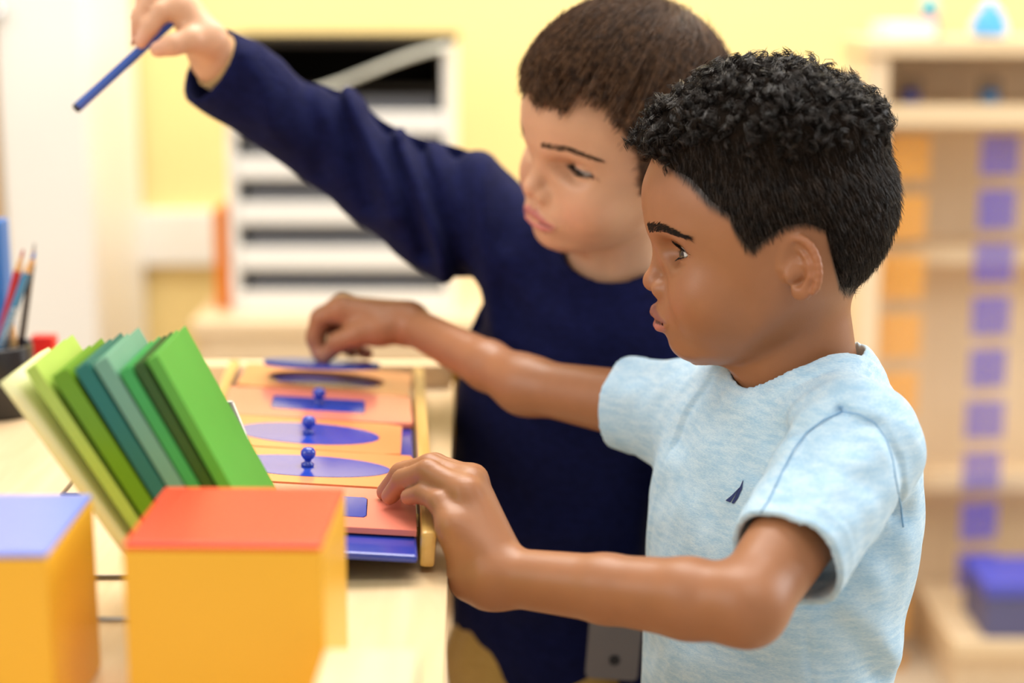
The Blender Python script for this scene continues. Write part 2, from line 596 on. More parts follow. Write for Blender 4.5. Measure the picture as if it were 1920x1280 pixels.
def head_tint(q, hp):
    s = q.copy(); s[:, 1] = np.abs(s[:, 1])
    base = np.array(hp['skin']); c = np.tile(base, (len(q), 1))

    def mixin(col, m):
        c[:] = c * (1 - m[:, None]) + np.array(col) * m[:, None]
    mixin(hp['blush'], 0.5 * np.exp(-(ln((s - np.array([68, 36, -16])) / np.array([20, 17, 15])))**2))
    mixin(hp['blush'], 0.45 * np.exp(-(ln((s - np.array([98, 0, -12])) / np.array([8, 9, 8])))**2))
    mixin(hp['blush'], 0.4 * sstep(s[:, 1], 66, 74) * (s[:, 0] < 20))
    up, lo = lip_chains(s, hp)
    z = s[:, 2]
    mixin(hp['lip_up'], sstep(-up, -1.5, -0.4) * (z > -36.4) * (s[:, 0] > 79))
    mixin(hp['lip_lo'], sstep(-lo, -1.5, -0.4) * (z <= -36.4) * (s[:, 0] > 79))
    fx = hp.get('lipx', 0)
    ml = chain(s, [(85.2 + fx, 19.5, -37), (90.6 + fx, 10.5, -36.6), (93.6 + fx, 4, -35.6), (94.0 + fx, 0, -36.0)], [0.6, 0.7, 0.7, 0.7], 1)
    mixin(np.array(hp['lip_up']) * 0.35, 0.9 * sstep(-ml, -1.1, 0.1) * (s[:, 0] > 76))
    op, yy, zz, upp = eye_open(s, hp)
    mixin(hp['lidline'], 0.85 * np.exp(-(np.maximum(op, 0) / 0.8)**2) * (s[:, 0] > 66) * (zz > upp - 1.2))
    mixin(hp['lidline'], 0.35 * np.exp(-(np.maximum(op, 0) / 0.7)**2) * (s[:, 0] > 66))
    b0, b1, b2 = [np.array(v, float) for v in hp['brow']]
    bd = np.minimum(cone(s * [0.4, 1, 1], b0 * [0.4, 1, 1], b1 * [0.4, 1, 1], 2.4, 2.6), cone(s * [0.4, 1, 1], b1 * [0.4, 1, 1], b2 * [0.4, 1, 1], 2.6, 1.0))
    mixin(hp['browc'], 0.75 * sstep(-bd, -1.2, 0.8) * (s[:, 0] > 50))
    mixin(hp['scalp'], sstep(hair_m(s, hp), -4, 5))
    return c


def hair_m(s, hp):
    """signed height above the hairline (mm, positive in the hair)"""
    pl = np.array(hp['hairline'])[::-1]
    return s[:, 2] - np.interp(s[:, 0], pl[:, 0], pl[:, 1])


def eye_mesh(fr, side, hp, gaze, parent, mats):
    """eyeball with iris, pupil and cornea as rings of its own; gaze = local direction"""
    c = EYE * np.array([1, side, 1])
    g = np.array(gaze, float); g /= np.linalg.norm(g)
    a = np.cross(g, [0, 0, 1.]); a /= np.linalg.norm(a); b = np.cross(a, g)
    n = 28
    ang = [0.0, 0.10, 0.19, 0.24, 0.44, 0.50, 0.55, 0.8, 1.1, 1.5, 2.0, 2.6, math.pi]
    V = []; F = []; M = []
    for i, t in enumerate(ang):
        R = EYE_R + (0.7 * max(0, math.cos(t / 0.55 * math.pi / 2)) if t < 0.55 else 0)
        for k in range(n):
            w = 2 * math.pi * k / n
            V.append(c + R * (g * math.cos(t) + math.sin(t) * (a * math.cos(w) + b * math.sin(w))))
    for i in range(len(ang) - 1):
        for k in range(n):
            F.append((i * n + k, (i + 1) * n + k, (i + 1) * n + (k + 1) % n, i * n + (k + 1) % n))
            M.append(2 if i < 2 else (1 if i < 5 else 0))
    V = fr.to_world(np.array(V))
    o = fast_mesh('eye', V, np.array(F), None, parent)
    for m in mats: o.data.materials.append(m)
    o.data.polygons.foreach_set('material_index', np.array(M, dtype=np.int32))
    return o


def lash_mesh(fr, side, hp, mat, parent):
    """upper and lower eyelashes as fine curved strands along the lid edges"""
    rng = np.random.default_rng(5 if side > 0 else 6)
    out = []
    for upper, n, ln0 in ((True, 46, hp.get('lash', 6.5)), (False, 26, 3.0)):
        for i in range(n):
            t = -0.9 + 1.85 * i / (n - 1)
            yy = 12.8 * t; e = max(1 - t * t, 0.02)
            zz = (hp['lid_up'] * e**0.75 if upper else -hp['lid_lo'] * e) + hp.get('cant', 0.08) * yy
            rr = 12.9
            x = math.sqrt(max(rr * rr - yy * yy - zz * zz, 4))
            base = EYE + np.array([x, yy, zz])
            nrm = np.array([x, yy * 1.3, zz]); nrm /= np.linalg.norm(nrm)
            L = ln0 * (0.7 + 0.5 * (t + 0.9) / 1.85) * rng.uniform(0.75, 1.1)
            sgn = 1 if upper else -1
            dr = np.array([0, rng.normal() * 0.15 + 0.25 * t, 0])
            droop = hp.get('droop', 0.0)
            pts = [base + L * u * (nrm + dr) + np.array([0, 0, 1]) * sgn * L * (0.55 * u * u - droop * u) for u in (0, 0.35, 0.7, 1.0)]
            out.append(np.array(pts) * np.array([1, side, 1]))
    pts = fr.to_world(np.array(out))
    return strands('eyelashes', pts, np.array([0.22, 0.2, 0.14, 0.05]) * fr.k * 1.1, mat, parent)


def brow_mesh(fr, side, hp, f, mat, parent):
    rng = np.random.default_rng(11 if side > 0 else 12)
    b0, b1, b2 = [np.array(v, float) for v in hp['brow']]
    N = hp.get('brown', 420)
    t = rng.uniform(0, 1, N)
    c = np.where(t[:, None] < 0.5, b0 + (b1 - b0) * (t[:, None] * 2), b1 + (b2 - b1) * (t[:, None] * 2 - 1))
    hw = np.interp(t, [0, 0.5, 1], [2.8, 2.8, 0.9]) * hp.get('browh', 1)
    p = c + np.stack([np.full(N, 4.0), np.zeros(N), rng.uniform(-1, 1, N) * hw], -1)
    for _ in range(6):
        dd = f(p); p[:, 0] -= np.clip(dd, -4, 4) * 0.8
    d = (b2 - b0) / np.linalg.norm(b2 - b0)
    L = rng.uniform(3.5, 6.0, N)
    dirs = d + np.stack([np.full(N, 0.12), np.zeros(N), np.interp(t, [0, 0.4, 1], [0.7, 0.2, -0.25]) + rng.normal(size=N) * 0.15], -1)
    pts = np.stack([p + dirs * (L * u)[:, None] + np.array([0.5 * u, 0, 0]) for u in (0, 0.4, 0.75, 1)], 1)
    for k in range(1, 4):
        dd = f(pts[:, k] * 1.0)
        pts[:, k, 0] -= np.clip(dd - 0.5, -4, 4) * 0.7
    pts = pts * np.array([1, side, 1])
    return strands('eyebrow', fr.to_world(pts), np.array([0.16, 0.17, 0.13, 0.04]) * fr.k, mat, parent)


def hand_sdf(p, H):
    """H: wrist (point, r), elbow-side start, fingers [[(p..) x4], radii], thumb"""
    d = None
    for pts, rs in H['fingers']:
        e = chain(p, pts, rs, 0.003)
        d = e if d is None else smin(d, e, 0.0015)
    palm = None
    for a, b, ra, rb in H['palm']:
        e = cone(p, a, b, ra, rb)
        palm = e if palm is None else smin(palm, e, 0.010)
    return smin(d, palm, 0.006)


# ------------------------------------------------------------------ people
def hair_region(V, N, s_local, m, lo):
    return m > lo


def sample_surface(V, Q, Nn, weight, n, rng):
    """random points on the quads whose vertices carry weight"""
    ctr = V[Q].mean(1)
    ar = ln(np.cross(V[Q[:, 2]] - V[Q[:, 0]], V[Q[:, 3]] - V[Q[:, 1]])) * weight[Q].min(1)
    i = rng.choice(len(Q), n, p=ar / ar.sum())
    w = rng.dirichlet(np.ones(4), n)
    return (V[Q[i]] * w[..., None]).sum(1), Nn[Q[i]].mean(1)


def unit(v): return v / np.maximum(ln(v), 1e-9)[..., None]


def fold2(p, pl, w, amp, ycut):
    """crease that runs over the camera-side surface of a garment, given as a polyline in world X,Z"""
    q = p[:, [0, 2]]; d = None
    for a, b in zip(pl[:-1], pl[1:]):
        e = cone(q, a, b, 0, 0)
        d = e if d is None else np.minimum(d, e)
    return amp * np.exp(-(d / w)**2) * (p[:, 1] < ycut)


def pxz(pts, Y): return [tuple(P(x, y, Y)[[0, 2]]) for x, y in pts]


def legs(person, hips, feet, mat_t, mat_s, ztop, fdir):
    """trousers down to the ankles and a pair of shoes"""
    hips = [np.array(h) for h in hips]; feet = [np.array(f) for f in feet]
    mid = (hips[0] + hips[1]) / 2

    def f(p):
        d = ellipsoid(p, mid, (0.105, 0.095, 0.10))
        for h, t in zip(hips, feet):
            k = (h + t) / 2 + np.array([*fdir, 0]) * 0.012
            d = smin(d, chain(p, [h, k, t + [0, 0, 0.07]], [0.066, 0.052, 0.046], 0.02), 0.02)
        d = d + 0.002 * wob(p, 60, 3)
        return np.maximum(d, p[:, 2] - ztop)
    lo = np.minimum.reduce(hips + feet) - 0.13; hi = np.maximum.reduce(hips + feet) + 0.13
    lo[2] = 0.0
    V, Q = mesh_sdf(f, lo, hi, 0.006)
    fast_mesh('trousers', V, Q, mat_t, person)
    for t in feet:
        a = t + np.array([*fdir, 0]) * 0.02

        def g(p):
            d = smin(cone(p, t + [0, 0, 0.035], t + np.array([*fdir, 0]) * 0.095 + [0, 0, 0.024], 0.036, 0.030), cone(p, t + [0, 0, 0.03], t + [0, 0, 0.085], 0.034, 0.038), 0.02)
            return smax(d, -p[:, 2], 0.004)
        V, Q = mesh_sdf(g, a - [0.17, 0.17, 0.02], a + [0.17, 0.17, 0.16], 0.005)
        fast_mesh('shoe', V, Q, mat_s, person)


M_LASH = plain('lash_black', (0.012, 0.009, 0.008), 0.5, 0.3)
M_SCLERA = plain('eye_white', (0.72, 0.69, 0.66), 0.12, 0.5, 0.03, 40)
M_IRIS = plain('iris_brown', (0.035, 0.015, 0.007), 0.08, 0.6, 0.4, 300)
M_PUPIL = plain('pupil_black', (0.004, 0.004, 0.004), 0.05, 0.6, 0.0)

M_BROW1 = plain('brow_dark', (0.022, 0.013, 0.009), 0.6, 0.2)

# ---- the boy in the light blue T-shirt
HP1 = dict(skin=(0.37, 0.158, 0.072), blush=(0.41, 0.148, 0.068), lip_up=(0.27, 0.095, 0.065), lip_lo=(0.46, 0.16, 0.12),
           lidline=(0.05, 0.022, 0.014), browc=(0.05, 0.025, 0.016), scalp=(0.035, 0.022, 0.016),
           lid_up=5.0, lid_lo=3.8, cant=0.06, lip=1.0, nosew=1.12, lash=7.0, droop=0.35, lipx=0.2,
           brow=[(87, 14, 28.5), (75, 33, 32), (55, 49, 28.5)], brown=620,
           hairline=[(130, 86), (100, 79), (93.5, 76), (85, 71), (68.5, 61), (55.5, 48), (43, 42), (38, 31), (31, 21), (26, 19), (18.5, 27), (7.4, 36), (-8, 39), (-20, 34), (-26, 12), (-32, -8), (-40, -16), (-90, -18)])
FR1 = Frame(P(1480, 505, 1.165), rot_frame(-7, 0, 0), 1.0)
p1 = empty('person', (0.19, 1.17, 0))
setp(p1, 'child in light blue T-shirt with short curly black hair, seen in profile', 'person', 'children at the work table')

TF1 = np.array([-0.83, -0.56]); TF1 /= np.linalg.norm(TF1); TL1 = np.array([-TF1[1], TF1[0]])
T1 = np.array([0.193, 1.172])
shL = P(1602, 838, 1.085); elL = P(1400, 1135, 0.965); wrL = P(937, 1080, 1.045)
shR = P(1292, 778, 1.258); elR = P(985, 722, 1.352); wrR = P(765, 606, 1.475)
nb1 = P(1505, 735, 1.178)


def torso1(p, g=0.0):
    q = p[:, :2] - T1
    s = np.stack([q @ TF1, q @ TL1, p[:, 2]], -1)
    zs = [0.42, 0.50, 0.58, 0.66, 0.73, 0.79, 0.835]
    c = [0.012, 0.012, 0.010, 0.006, 0.0, -0.006, -0.012]
    f = np.array([0.078, 0.080, 0.080, 0.078, 0.076, 0.062, 0.035]) + g
    b = np.array([0.068, 0.066, 0.066, 0.072, 0.078, 0.066, 0.040]) + g
    w = np.array([0.098, 0.096, 0.097, 0.104, 0.110, 0.095, 0.055]) + g
    return loft(s, zs, c, f, b, w, 2.2)


def arm1(p, side):
    if side > 0:
        d = chain(p, [shL, elL], [0.031, 0.0235], 0.01)
        fa, fb = elL + (wrL - elL) * 0.22, elL + (wrL - elL) * 0.55
        return smin(d, chain(p, [elL, fa, fb, wrL], [0.0238, 0.0245, 0.0212, 0.0184], 0.006), 0.010)
    d = chain(p, [shR, elR], [0.030, 0.0208], 0.01)
    fm = elR + (wrR - elR) * 0.3
    return smin(d, chain(p, [elR, fm, wrR], [0.0208, 0.0208, 0.0160], 0.006), 0.020)


def H(pts): return [P(*q) for q in pts]


HL1 = dict(
    fingers=[
        (H([(850, 985, 1.052), (822, 941, 1.066), (793, 925, 1.08), (766, 931, 1.09)]), [0.0090, 0.0072, 0.0066, 0.0056]),
        (H([(872, 925, 1.068), (803, 884, 1.088), (756, 900, 1.104), (731, 930, 1.112)]), [0.0098, 0.0082, 0.0074, 0.0060]),
        (H([(880, 905, 1.084), (806, 874, 1.104), (752, 888, 1.122), (722, 922, 1.132)]), [0.0098, 0.0084, 0.0075, 0.0062]),
        (H([(885, 900, 1.100), (815, 872, 1.122), (762, 884, 1.140), (730, 912, 1.150)]), [0.0098, 0.0083, 0.0074, 0.0062]),
        (H([(890, 1010, 1.10), (852, 965, 1.125), (815, 935, 1.145), (780, 925, 1.155)]), [0.0125, 0.0100, 0.0086, 0.0066])],
    palm=[(wrL, P(850, 985, 1.052), 0.0175, 0.0105), (wrL, P(872, 925, 1.068), 0.0165, 0.0105), (wrL, P(880, 905, 1.084), 0.016, 0.0105),
          (wrL, P(885, 900, 1.100), 0.016, 0.0105), (wrL, P(890, 1010, 1.10), 0.016, 0.0125), (P(880, 1085, 1.050), P(856, 1000, 1.052), 0.0115, 0.010),
          (P(908, 1090, 1.045), P(882, 1085, 1.048), 0.016, 0.0125)])
HR1 = dict(
    fingers=[
        (H([(640, 578, 1.475), (600, 596, 1.478), (588, 632, 1.480), (597, 664, 1.478)]), [0.0100, 0.0084, 0.0076, 0.0060]),
        (H([(642, 572, 1.490), (604, 592, 1.497), (594, 630, 1.500), (604, 664, 1.496)]), [0.0100, 0.0084, 0.0076, 0.0062]),
        (H([(652, 574, 1.505), (622, 606, 1.516), (634, 642, 1.515), (660, 658, 1.505)]), [0.0096, 0.0080, 0.0072, 0.0060]),
        (H([(668, 582, 1.518), (646, 618, 1.528), (662, 650, 1.522), (688, 662, 1.512)]), [0.0090, 0.0072, 0.0066, 0.0056]),
        (H([(712, 618, 1.466), (672, 626, 1.462), (636, 640, 1.464), (609, 668, 1.470)]), [0.0130, 0.0105, 0.0090, 0.0068])],
    palm=[(wrR, P(640, 578, 1.475), 0.0150, 0.0105), (wrR, P(642, 574, 1.490), 0.0150, 0.0105), (wrR, P(652, 578, 1.505), 0.0150, 0.0100),
          (wrR, P(668, 586, 1.518), 0.0150, 0.0095), (wrR, P(712, 618, 1.466), 0.0150, 0.0130), (P(712, 616, 1.466), P(650, 590, 1.478), 0.0120, 0.010)])


def head1(p): return head_sdf(FR1.to_local(p), HP1) * FR1.k


def neck1(p):
    d = cone(p, FR1.to_world((-4, 0, -10)), nb1, 0.035, 0.041)
    d = smin(d, cone(p, FR1.to_world((20, 0, -48)), nb1 + [0, 0, -0.01], 0.024, 0.035), 0.02)
    return d


def body1_low(p):
    d = torso1(p, -0.016)
    d = smin(d, cone(p, nb1, shL, 0.031, 0.029), 0.015); d = smin(d, cone(p, nb1, shR, 0.031, 0.029), 0.015)
    d = smin(d, neck1(p), 0.02)
    d = smin(d, arm1(p, 1), 0.012); d = smin(d, arm1(p, -1), 0.012)
    c = P(860, 1000, 1.08); d = smin(d, near(p, c, 0.085, lambda q: hand_sdf(q, HL1)), 0.006)
    c = P(680, 620, 1.49); d = smin(d, near(p, c, 0.085, lambda q: hand_sdf(q, HR1)), 0.006)
    return np.maximum(d, np.where(p[:, 0] > 0.10, p[:, 2] - zc1 - 0.002, -1))


def body1_top(p):
    return smin(head1(p), neck1(p), 0.016)


M_SKIN1 = skin_mat('brown_skin', 0.10, 0.42)
zc1 = nb1[2] - 0.006
lo, hi = FR1.O - [0.13, 0.10, 0.13], FR1.O + [0.13, 0.10, 0.145]
lo[2] = zc1
Va, Qa = mesh_sdf(body1_top, lo, hi, 0.00115)
lo = np.minimum.reduce([P(560, 540, 1.44), wrL - 0.1, elL - 0.06]); hi = np.maximum.reduce([shL + 0.09, P(560, 540, 1.58), elR + 0.05])
lo[2] = 0.46; hi[2] = 0.88
Vb, Qb = mesh_sdf(body1_low, lo, hi, 0.0020)
qa = FR1.to_local(Va)
ca = head_tint(qa, HP1)
cb = np.tile(np.array(HP1['skin']), (len(Vb), 1))


def hand_tint(V, c, Hd, tip_col, knuckle_col, rad=0.010):
    for pts, rs in Hd['fingers']:
        a, b = pts[3], pts[2]
        m = np.exp(-(ln(V - a) / rad)**2)[:, None] * 0.55
        c[:] = c * (1 - m) + np.array(tip_col) * m
        for k in (1, 2):
            m = np.exp(-(ln(V - pts[k]) / 0.009)**2)[:, None] * 0.3
            c[:] = c * (1 - m) + np.array(knuckle_col) * m


hand_tint(Vb, cb, HL1, (0.55, 0.26, 0.17), (0.28, 0.11, 0.05))
hand_tint(Vb, cb, HR1, (0.55, 0.24, 0.16), (0.28, 0.11, 0.05))
body1 = fast_mesh('body', np.concatenate([Va, Vb]), np.concatenate([Qa, Qb + len(Va)]), M_SKIN1, p1, np.concatenate([ca, cb]))
for sd in (1, -1):
    eye_mesh(FR1, sd, HP1, (1.0, 0.26, -0.12), p1, [M_SCLERA, M_IRIS, M_PUPIL])
    lash_mesh(FR1, sd, HP1, M_LASH, p1)
    brow_mesh(FR1, sd, HP1, lambda q: head_sdf(q, HP1), M_BROW1, p1)

# hair: a close cap that follows the skull, then short strands on the sides and curls on top
M_HAIR1 = hair_mat('black_hair', (0.007, 0.005, 0.004), (0.028, 0.017, 0.011), 0.40, 0.4)
M_HAIR1S = hair_mat('black_brown_hair', (0.012, 0.008, 0.006), (0.045, 0.028, 0.018), 0.42, 0.35)
M_CAP1 = hair_mat('black_hair_base', (0.006, 0.004, 0.003), (0.014, 0.009, 0.006), 0.9, 0.05)


def cap1_t(q):
    s = q.copy(); s[:, 1] = np.abs(s[:, 1])
    m = hair_m(s, HP1)
    top = sstep(s[:, 2] + 0.12 * s[:, 0] * (s[:, 0] < 0), 70, 104) + 0.0
    top = np.maximum(top, sstep(s[:, 0], 70, 92) * sstep(s[:, 2], 66, 84))
    t = 3.0 + 12.5 * top
    t = t * sstep(m, 0, 9 + 22 * sstep(-s[:, 0], 15, 40)) - 3.0 * (1 - sstep(m, -3, 4))
    return t + top * sstep(m, 2, 10) * (2.2 * wob(q, 0.22, 1) + 1.6 * wob(q, 0.5, 2)), top, m


def cap1(p):
    q = FR1.to_local(p); s = q.copy(); s[:, 1] = np.abs(s[:, 1])
    t, _, m = cap1_t(q)
    d = smin(cranium(s), ellipsoid(s, (12, 0, 40), (74, 59, 62)), 10) - t
    return np.maximum(d, np.maximum(-(s[:, 2] + 26), -(m + 5))) * FR1.k


lo, hi = FR1.O - [0.14, 0.11, 0.05], FR1.O + [0.14, 0.11, 0.175]
Vc, Qc = mesh_sdf(cap1, lo, hi, 0.0016)
hair1 = fast_mesh('hair', Vc, Qc, M_CAP1, p1)
rng = np.random.default_rng(42)
qc = FR1.to_local(Vc); Nc = normals(Vc, Qc) @ FR1.M
_, topc, mc = cap1_t(qc)
# sides: fine short hair combed down and back
wgt = sstep(mc, -2.5, 3) * (1 - 0.9 * topc)
root, nrm = sample_surface(qc, Qc, Nc, wgt, 16500, rng)
flow = np.stack([-0.35 + 0 * root[:, 0], np.zeros(len(root)), -1 + 0 * root[:, 0]], -1)
flow = unit(flow - nrm * (flow * nrm).sum(-1)[:, None])
L = rng.uniform(6, 12, len(root))[:, None]
u = np.array([0, 0.35, 0.7, 1.0])
dirs = unit(flow + 0.28 * nrm + rng.normal(size=root.shape) * 0.16)
pts = (root - nrm * 1.0)[:, None] + dirs[:, None] * (L * u)[..., None] - nrm[:, None] * (0.10 * L * u**2)[..., None]
strands('side_hair', FR1.to_world(pts), np.array([0.18, 0.18, 0.13, 0.04]) * FR1.k, M_HAIR1S, hair1)
# top: curls in locks
wgt = topc * sstep(mc, 0, 5) + 0.02
NC = 1000
croot, cn = sample_surface(qc, Qc, Nc, wgt * (topc > 0.25), NC, rng)
per = 12
cax = unit(cn * 0.55 + rng.normal(size=cn.shape) * 0.55 + np.array([0.35, 0, 0.1]))
e1 = unit(np.cross(cax, rng.normal(size=cax.shape))); e2 = np.cross(cax, e1)
K = 8
uu = np.linspace(0, 1, K)
turns = rng.uniform(0.9, 1.9, NC); crad = rng.uniform(2.0, 4.4, NC); cl = rng.uniform(4, 11, NC); ph = rng.uniform(0, 6.28, NC)
a = ph[:, None] + turns[:, None] * 6.283 * uu
lock = cax[:, None] * (cl[:, None] * uu)[..., None] + (e1[:, None] * np.cos(a)[..., None] + e2[:, None] * np.sin(a)[..., None]) * (crad[:, None] * np.minimum(uu * 3, 1))[..., None]
jit = rng.normal(size=(NC, per, 1, 3)) * 0.75
fuzz = np.cumsum(rng.normal(size=(NC, per, K, 3)) * 0.16, 2)
pts = croot[:, None, None] - cn[:, None, None] * 1.5 + lock[:, None] * rng.uniform(0.8, 1.15, (NC, per, 1, 1)) + jit + fuzz
strands('curl_hair', FR1.to_world(pts.reshape(-1, K, 3)), np.concatenate([np.full(K - 1, 0.19), [0.06]]) * FR1.k, M_HAIR1, hair1)

# T-shirt
M_TEE = cloth_mat('light_blue_jersey', (0.38, 0.61, 0.81), (0.62, 0.79, 0.91), 420, (1, 1, 5), 0.9, 0.2)
axL = unit((elL - shL)[None])[0]; hemL = shL + (elL - shL) * 0.70
axR = unit((elR - shR)[None])[0]; hemR = shR + (elR - shR) * 0.385
slL = hemL + axL * 0.03 + np.array([0.005, 0, -0.003]); slR = hemR + axR * 0.03
seam = pxz([(1578, 772), (1640, 790), (1672, 850), (1684, 920), (1693, 985)], 1.06)
seam_front = pxz([(1578, 772), (1510, 812), (1470, 870), (1450, 930)], 1.06)
FOLDS1 = [
    (seam, 0.0035, -0.004), (seam_front, 0.006, -0.004),
    (pxz([(1470, 915), (1560, 850), (1640, 830)], 1.05), 0.010, 0.003),
    (pxz([(1440, 960), (1540, 930), (1660, 900)], 1.05), 0.011, 0.003),
    (pxz([(1560, 1130), (1640, 1060), (1715, 1000)], 1.05), 0.010, -0.007),
    (pxz([(1540, 1130), (1600, 1190), (1650, 1270)], 1.08), 0.012, -0.006),
    (pxz([(1570, 1120), (1640, 1190), (1690, 1250)], 1.08), 0.012, 0.005),
    (pxz([(1400, 720), (1330, 780), (1290, 880)], 1.1), 0.012, -0.005),
    (pxz([(1340, 710), (1290, 760), (1250, 850)], 1.1), 0.012, 0.005),
    (pxz([(1420, 790), (1520, 740), (1600, 720)], 1.1), 0.010, 0.002),
    (pxz([(1240, 900), (1235, 1000), (1225, 1060)], 1.1), 0.012, -0.003),
    (pxz([(1505, 1160), (1512, 1220), (1520, 1280)], 1.08), 0.0025, -0.0016),
    (pxz([(1330, 1230), (1420, 1250), (1520, 1230)], 1.08), 0.012, -0.003)]


def tee_outer(p):
    d = torso1(p, 0.0)
    d = smin(d, cone(p, nb1 + [0, 0, -0.004], shL, 0.040, 0.041), 0.03); d = smin(d, cone(p, nb1 + [0, 0, -0.004], shR, 0.040, 0.038), 0.03)
    d = smin(d, cone(p, shL, slL, 0.0435, 0.0355), 0.012)
    d = smin(d, cone(p, shR, slR, 0.040, 0.0335), 0.014)
    for pl, w, a in FOLDS1:
        d = d - fold2(p, pl, w, a, 1.19)
    d = d - 0.0011 * wob(p, 75, 8) - 0.0012 * wob(p * [1, 1, 0.5], 140, 9)
    return d


nka = FR1.to_world((8, 0, -60)); nkb = nb1 + np.array([0.004, 0, -0.012])
vfront = np.array([*(nb1[:2] + TF1 * 0.040), nb1[2] - 0.002])


def tee(p):
    d = tee_outer(p)
    cutn = cone(p, nka + [0, 0, 0.06], nkb, 0.05, 0.0455)
    cutn = smin(cutn, cone(p, nb1 + np.array([*TF1 * 0.03, 0.03]), vfront, 0.02, 0.008), 0.012)
    hl = (p - hemL) @ axL; hl = np.where(ln(p - hemL) < 0.075, hl, -1)
    hr = (p - hemR) @ axR; hr = np.where(ln(p - hemR) < 0.075, hr, -1)
    rib = 0.0018 * (sstep(-cutn, -0.0145, -0.0125))
    d = d - rib - 0.0010 * sstep(hl, -0.017, -0.015) * (hl > -0.5) - 0.001 * sstep(hr, -0.017, -0.015) * (hr > -0.5)
    opn = np.minimum.reduce([np.where(hl > -0.9, -hl, 1) - 0.03, np.where(hr > -0.9, -hr, 1) - 0.03])
    hollow = np.maximum(d + 0.0055, opn)
    d = smax(d, -hollow, 0.001)
    d = smax(d, -cutn, 0.002)
    d = np.maximum(d, np.where(hl > -0.5, hl, -1)); d = np.maximum(d, np.where(hr > -0.5, hr, -1))
    return np.maximum(d, 0.455 - p[:, 2])


lo = np.array([min(hemR[0] - 0.06, 0.04), hemL[1] - 0.07, 0.44]); hi = np.array([shL[0] + 0.09, shR[1] + 0.09, nb1[2] + 0.06])
Vt, Qt = mesh_sdf(tee, lo, hi, 0.0019)
Vt = relax(Vt, Qt, 1, 0.4)
tee_o = fast_mesh('t_shirt', Vt, Qt, M_TEE, p1)
tee_o['label'] = 'light blue heathered T-shirt with V neck'


def hit(px, py, f, y0=0.85, y1=1.5):
    ys = np.arange(y0, y1, 0.001)
    pp = np.array([P(px, py, y) for y in ys]); v = f(pp)
    i = np.argmax(v < 0.0008)
    return pp[i]


# small embroidered sail on the chest
M_NAVY_THREAD = plain('navy_thread', (0.035, 0.05, 0.16), 0.7, 0.2, 0.2, 900)
for nm, poly in (('sail_emblem', [(1393, 900), (1391, 915), (1383, 934), (1376, 943), (1372, 943), (1381, 925), (1388, 911)]),
                 ('sail_emblem', [(1386, 914), (1377, 928), (1369, 941), (1361, 938), (1372, 928), (1381, 919)])):
    pts = [hit(x, y, tee) for x, y in poly]
    fr = [q - np.array([0, 0.0006, 0]) for q in pts]; bk = [q + np.array([0, 0.0015, 0]) for q in pts]
    n = len(pts)
    link_mesh(nm, fr + bk, [tuple(range(n)), tuple(range(2 * n - 1, n - 1, -1))] + [(i, n + i, n + (i + 1) % n, (i + 1) % n) for i in range(n)], M_NAVY_THREAD, p1, False, True)

M_SEAM = plain('blue_seam_thread', (0.30, 0.50, 0.71), 0.9, 0.1)
for poly in ([(1578, 772), (1610, 776), (1640, 792), (1661, 822), (1674, 860), (1682, 910), (1690, 950), (1694, 988)],
             [(1578, 772), (1545, 786), (1512, 810), (1488, 842), (1468, 880), (1452, 915)],
             [(1452, 915), (1440, 940), (1425, 962)]):
    fine = []
    for (xa, ya), (xb, yb) in zip(poly[:-1], poly[1:]):
        fine += [(xa + (xb - xa) * u_, ya + (yb - ya) * u_) for u_ in (0, 0.34, 0.67)]
    fine.append(poly[-1])
    MB().tube([hit(x_, y_, tee) + np.array([0, 0.0003, 0]) for x_, y_ in fine], 0.0006, 6).build('seam', M_SEAM, tee_o, True, True)
M_JEANS = cloth_mat('grey_trousers', (0.10, 0.11, 0.14), (0.15, 0.16, 0.2), 500)
M_SHOE = plain('dark_shoe', (0.05, 0.05, 0.06), 0.6)
ct = T1 + TF1 * 0.012
legs(p1, [(*(ct + TL1 * 0.05), 0.47), (*(ct - TL1 * 0.05), 0.47)], [(*(ct + TL1 * 0.07), 0.0), (*(ct - TL1 * 0.07), 0.0)], M_JEANS, M_SHOE, 0.50, TF1)

# ---- the boy in the navy sweater
HP2 = dict(skin=(0.66, 0.37, 0.22), blush=(0.66, 0.29, 0.18), lip_up=(0.56, 0.19, 0.16), lip_lo=(0.62, 0.22, 0.19),
           lidline=(0.16, 0.08, 0.05), browc=(0.30, 0.17, 0.10), scalp=(0.07, 0.038, 0.02),
           lid_up=1.6, lid_lo=3.4, cant=0.04, lip=0.68, nosew=0.88, lash=6.5, droop=0.75, lipx=-1.5, browh=0.72,
           brow=[(90, 11, 31), (76, 32, 35), (56, 49, 31)], brown=300,
           hairline=[(130, 70), (98, 69), (92, 75), (85, 82), (76, 82), (66, 71), (57, 57), (46, 38), (36, 8), (26, 2), (20, 20), (8, 36), (-8, 40), (-20, 32), (-28, 8), (-40, -14), (-90, -18)])
FR2 = Frame(P(1182, 300, 1.42), rot_frame(33, 4.6, -18), 1.04)
p2 = empty('person', (0.055, 1.46, 0))
setp(p2, 'child in navy blue sweater with straight brown fringe, arm raised with a pencil', 'person', 'children at the work table')
TF2 = np.array([-0.85, -0.53]); TF2 /= np.linalg.norm(TF2); TL2 = np.array([-TF2[1], TF2[0]])
T2 = np.array([0.043, 1.487])
nb2 = P(1130, 530, 1.45)
sR2 = P(868, 408, 1.52); eR2 = P(640, 285, 1.53); wR2 = P(404, 112, 1.45)
sL2 = np.array([0.150, 1.400, 0.80]); eL2 = np.array([0.172, 1.395, 0.63]); wL2 = np.array([0.12, 1.37, 0.50])

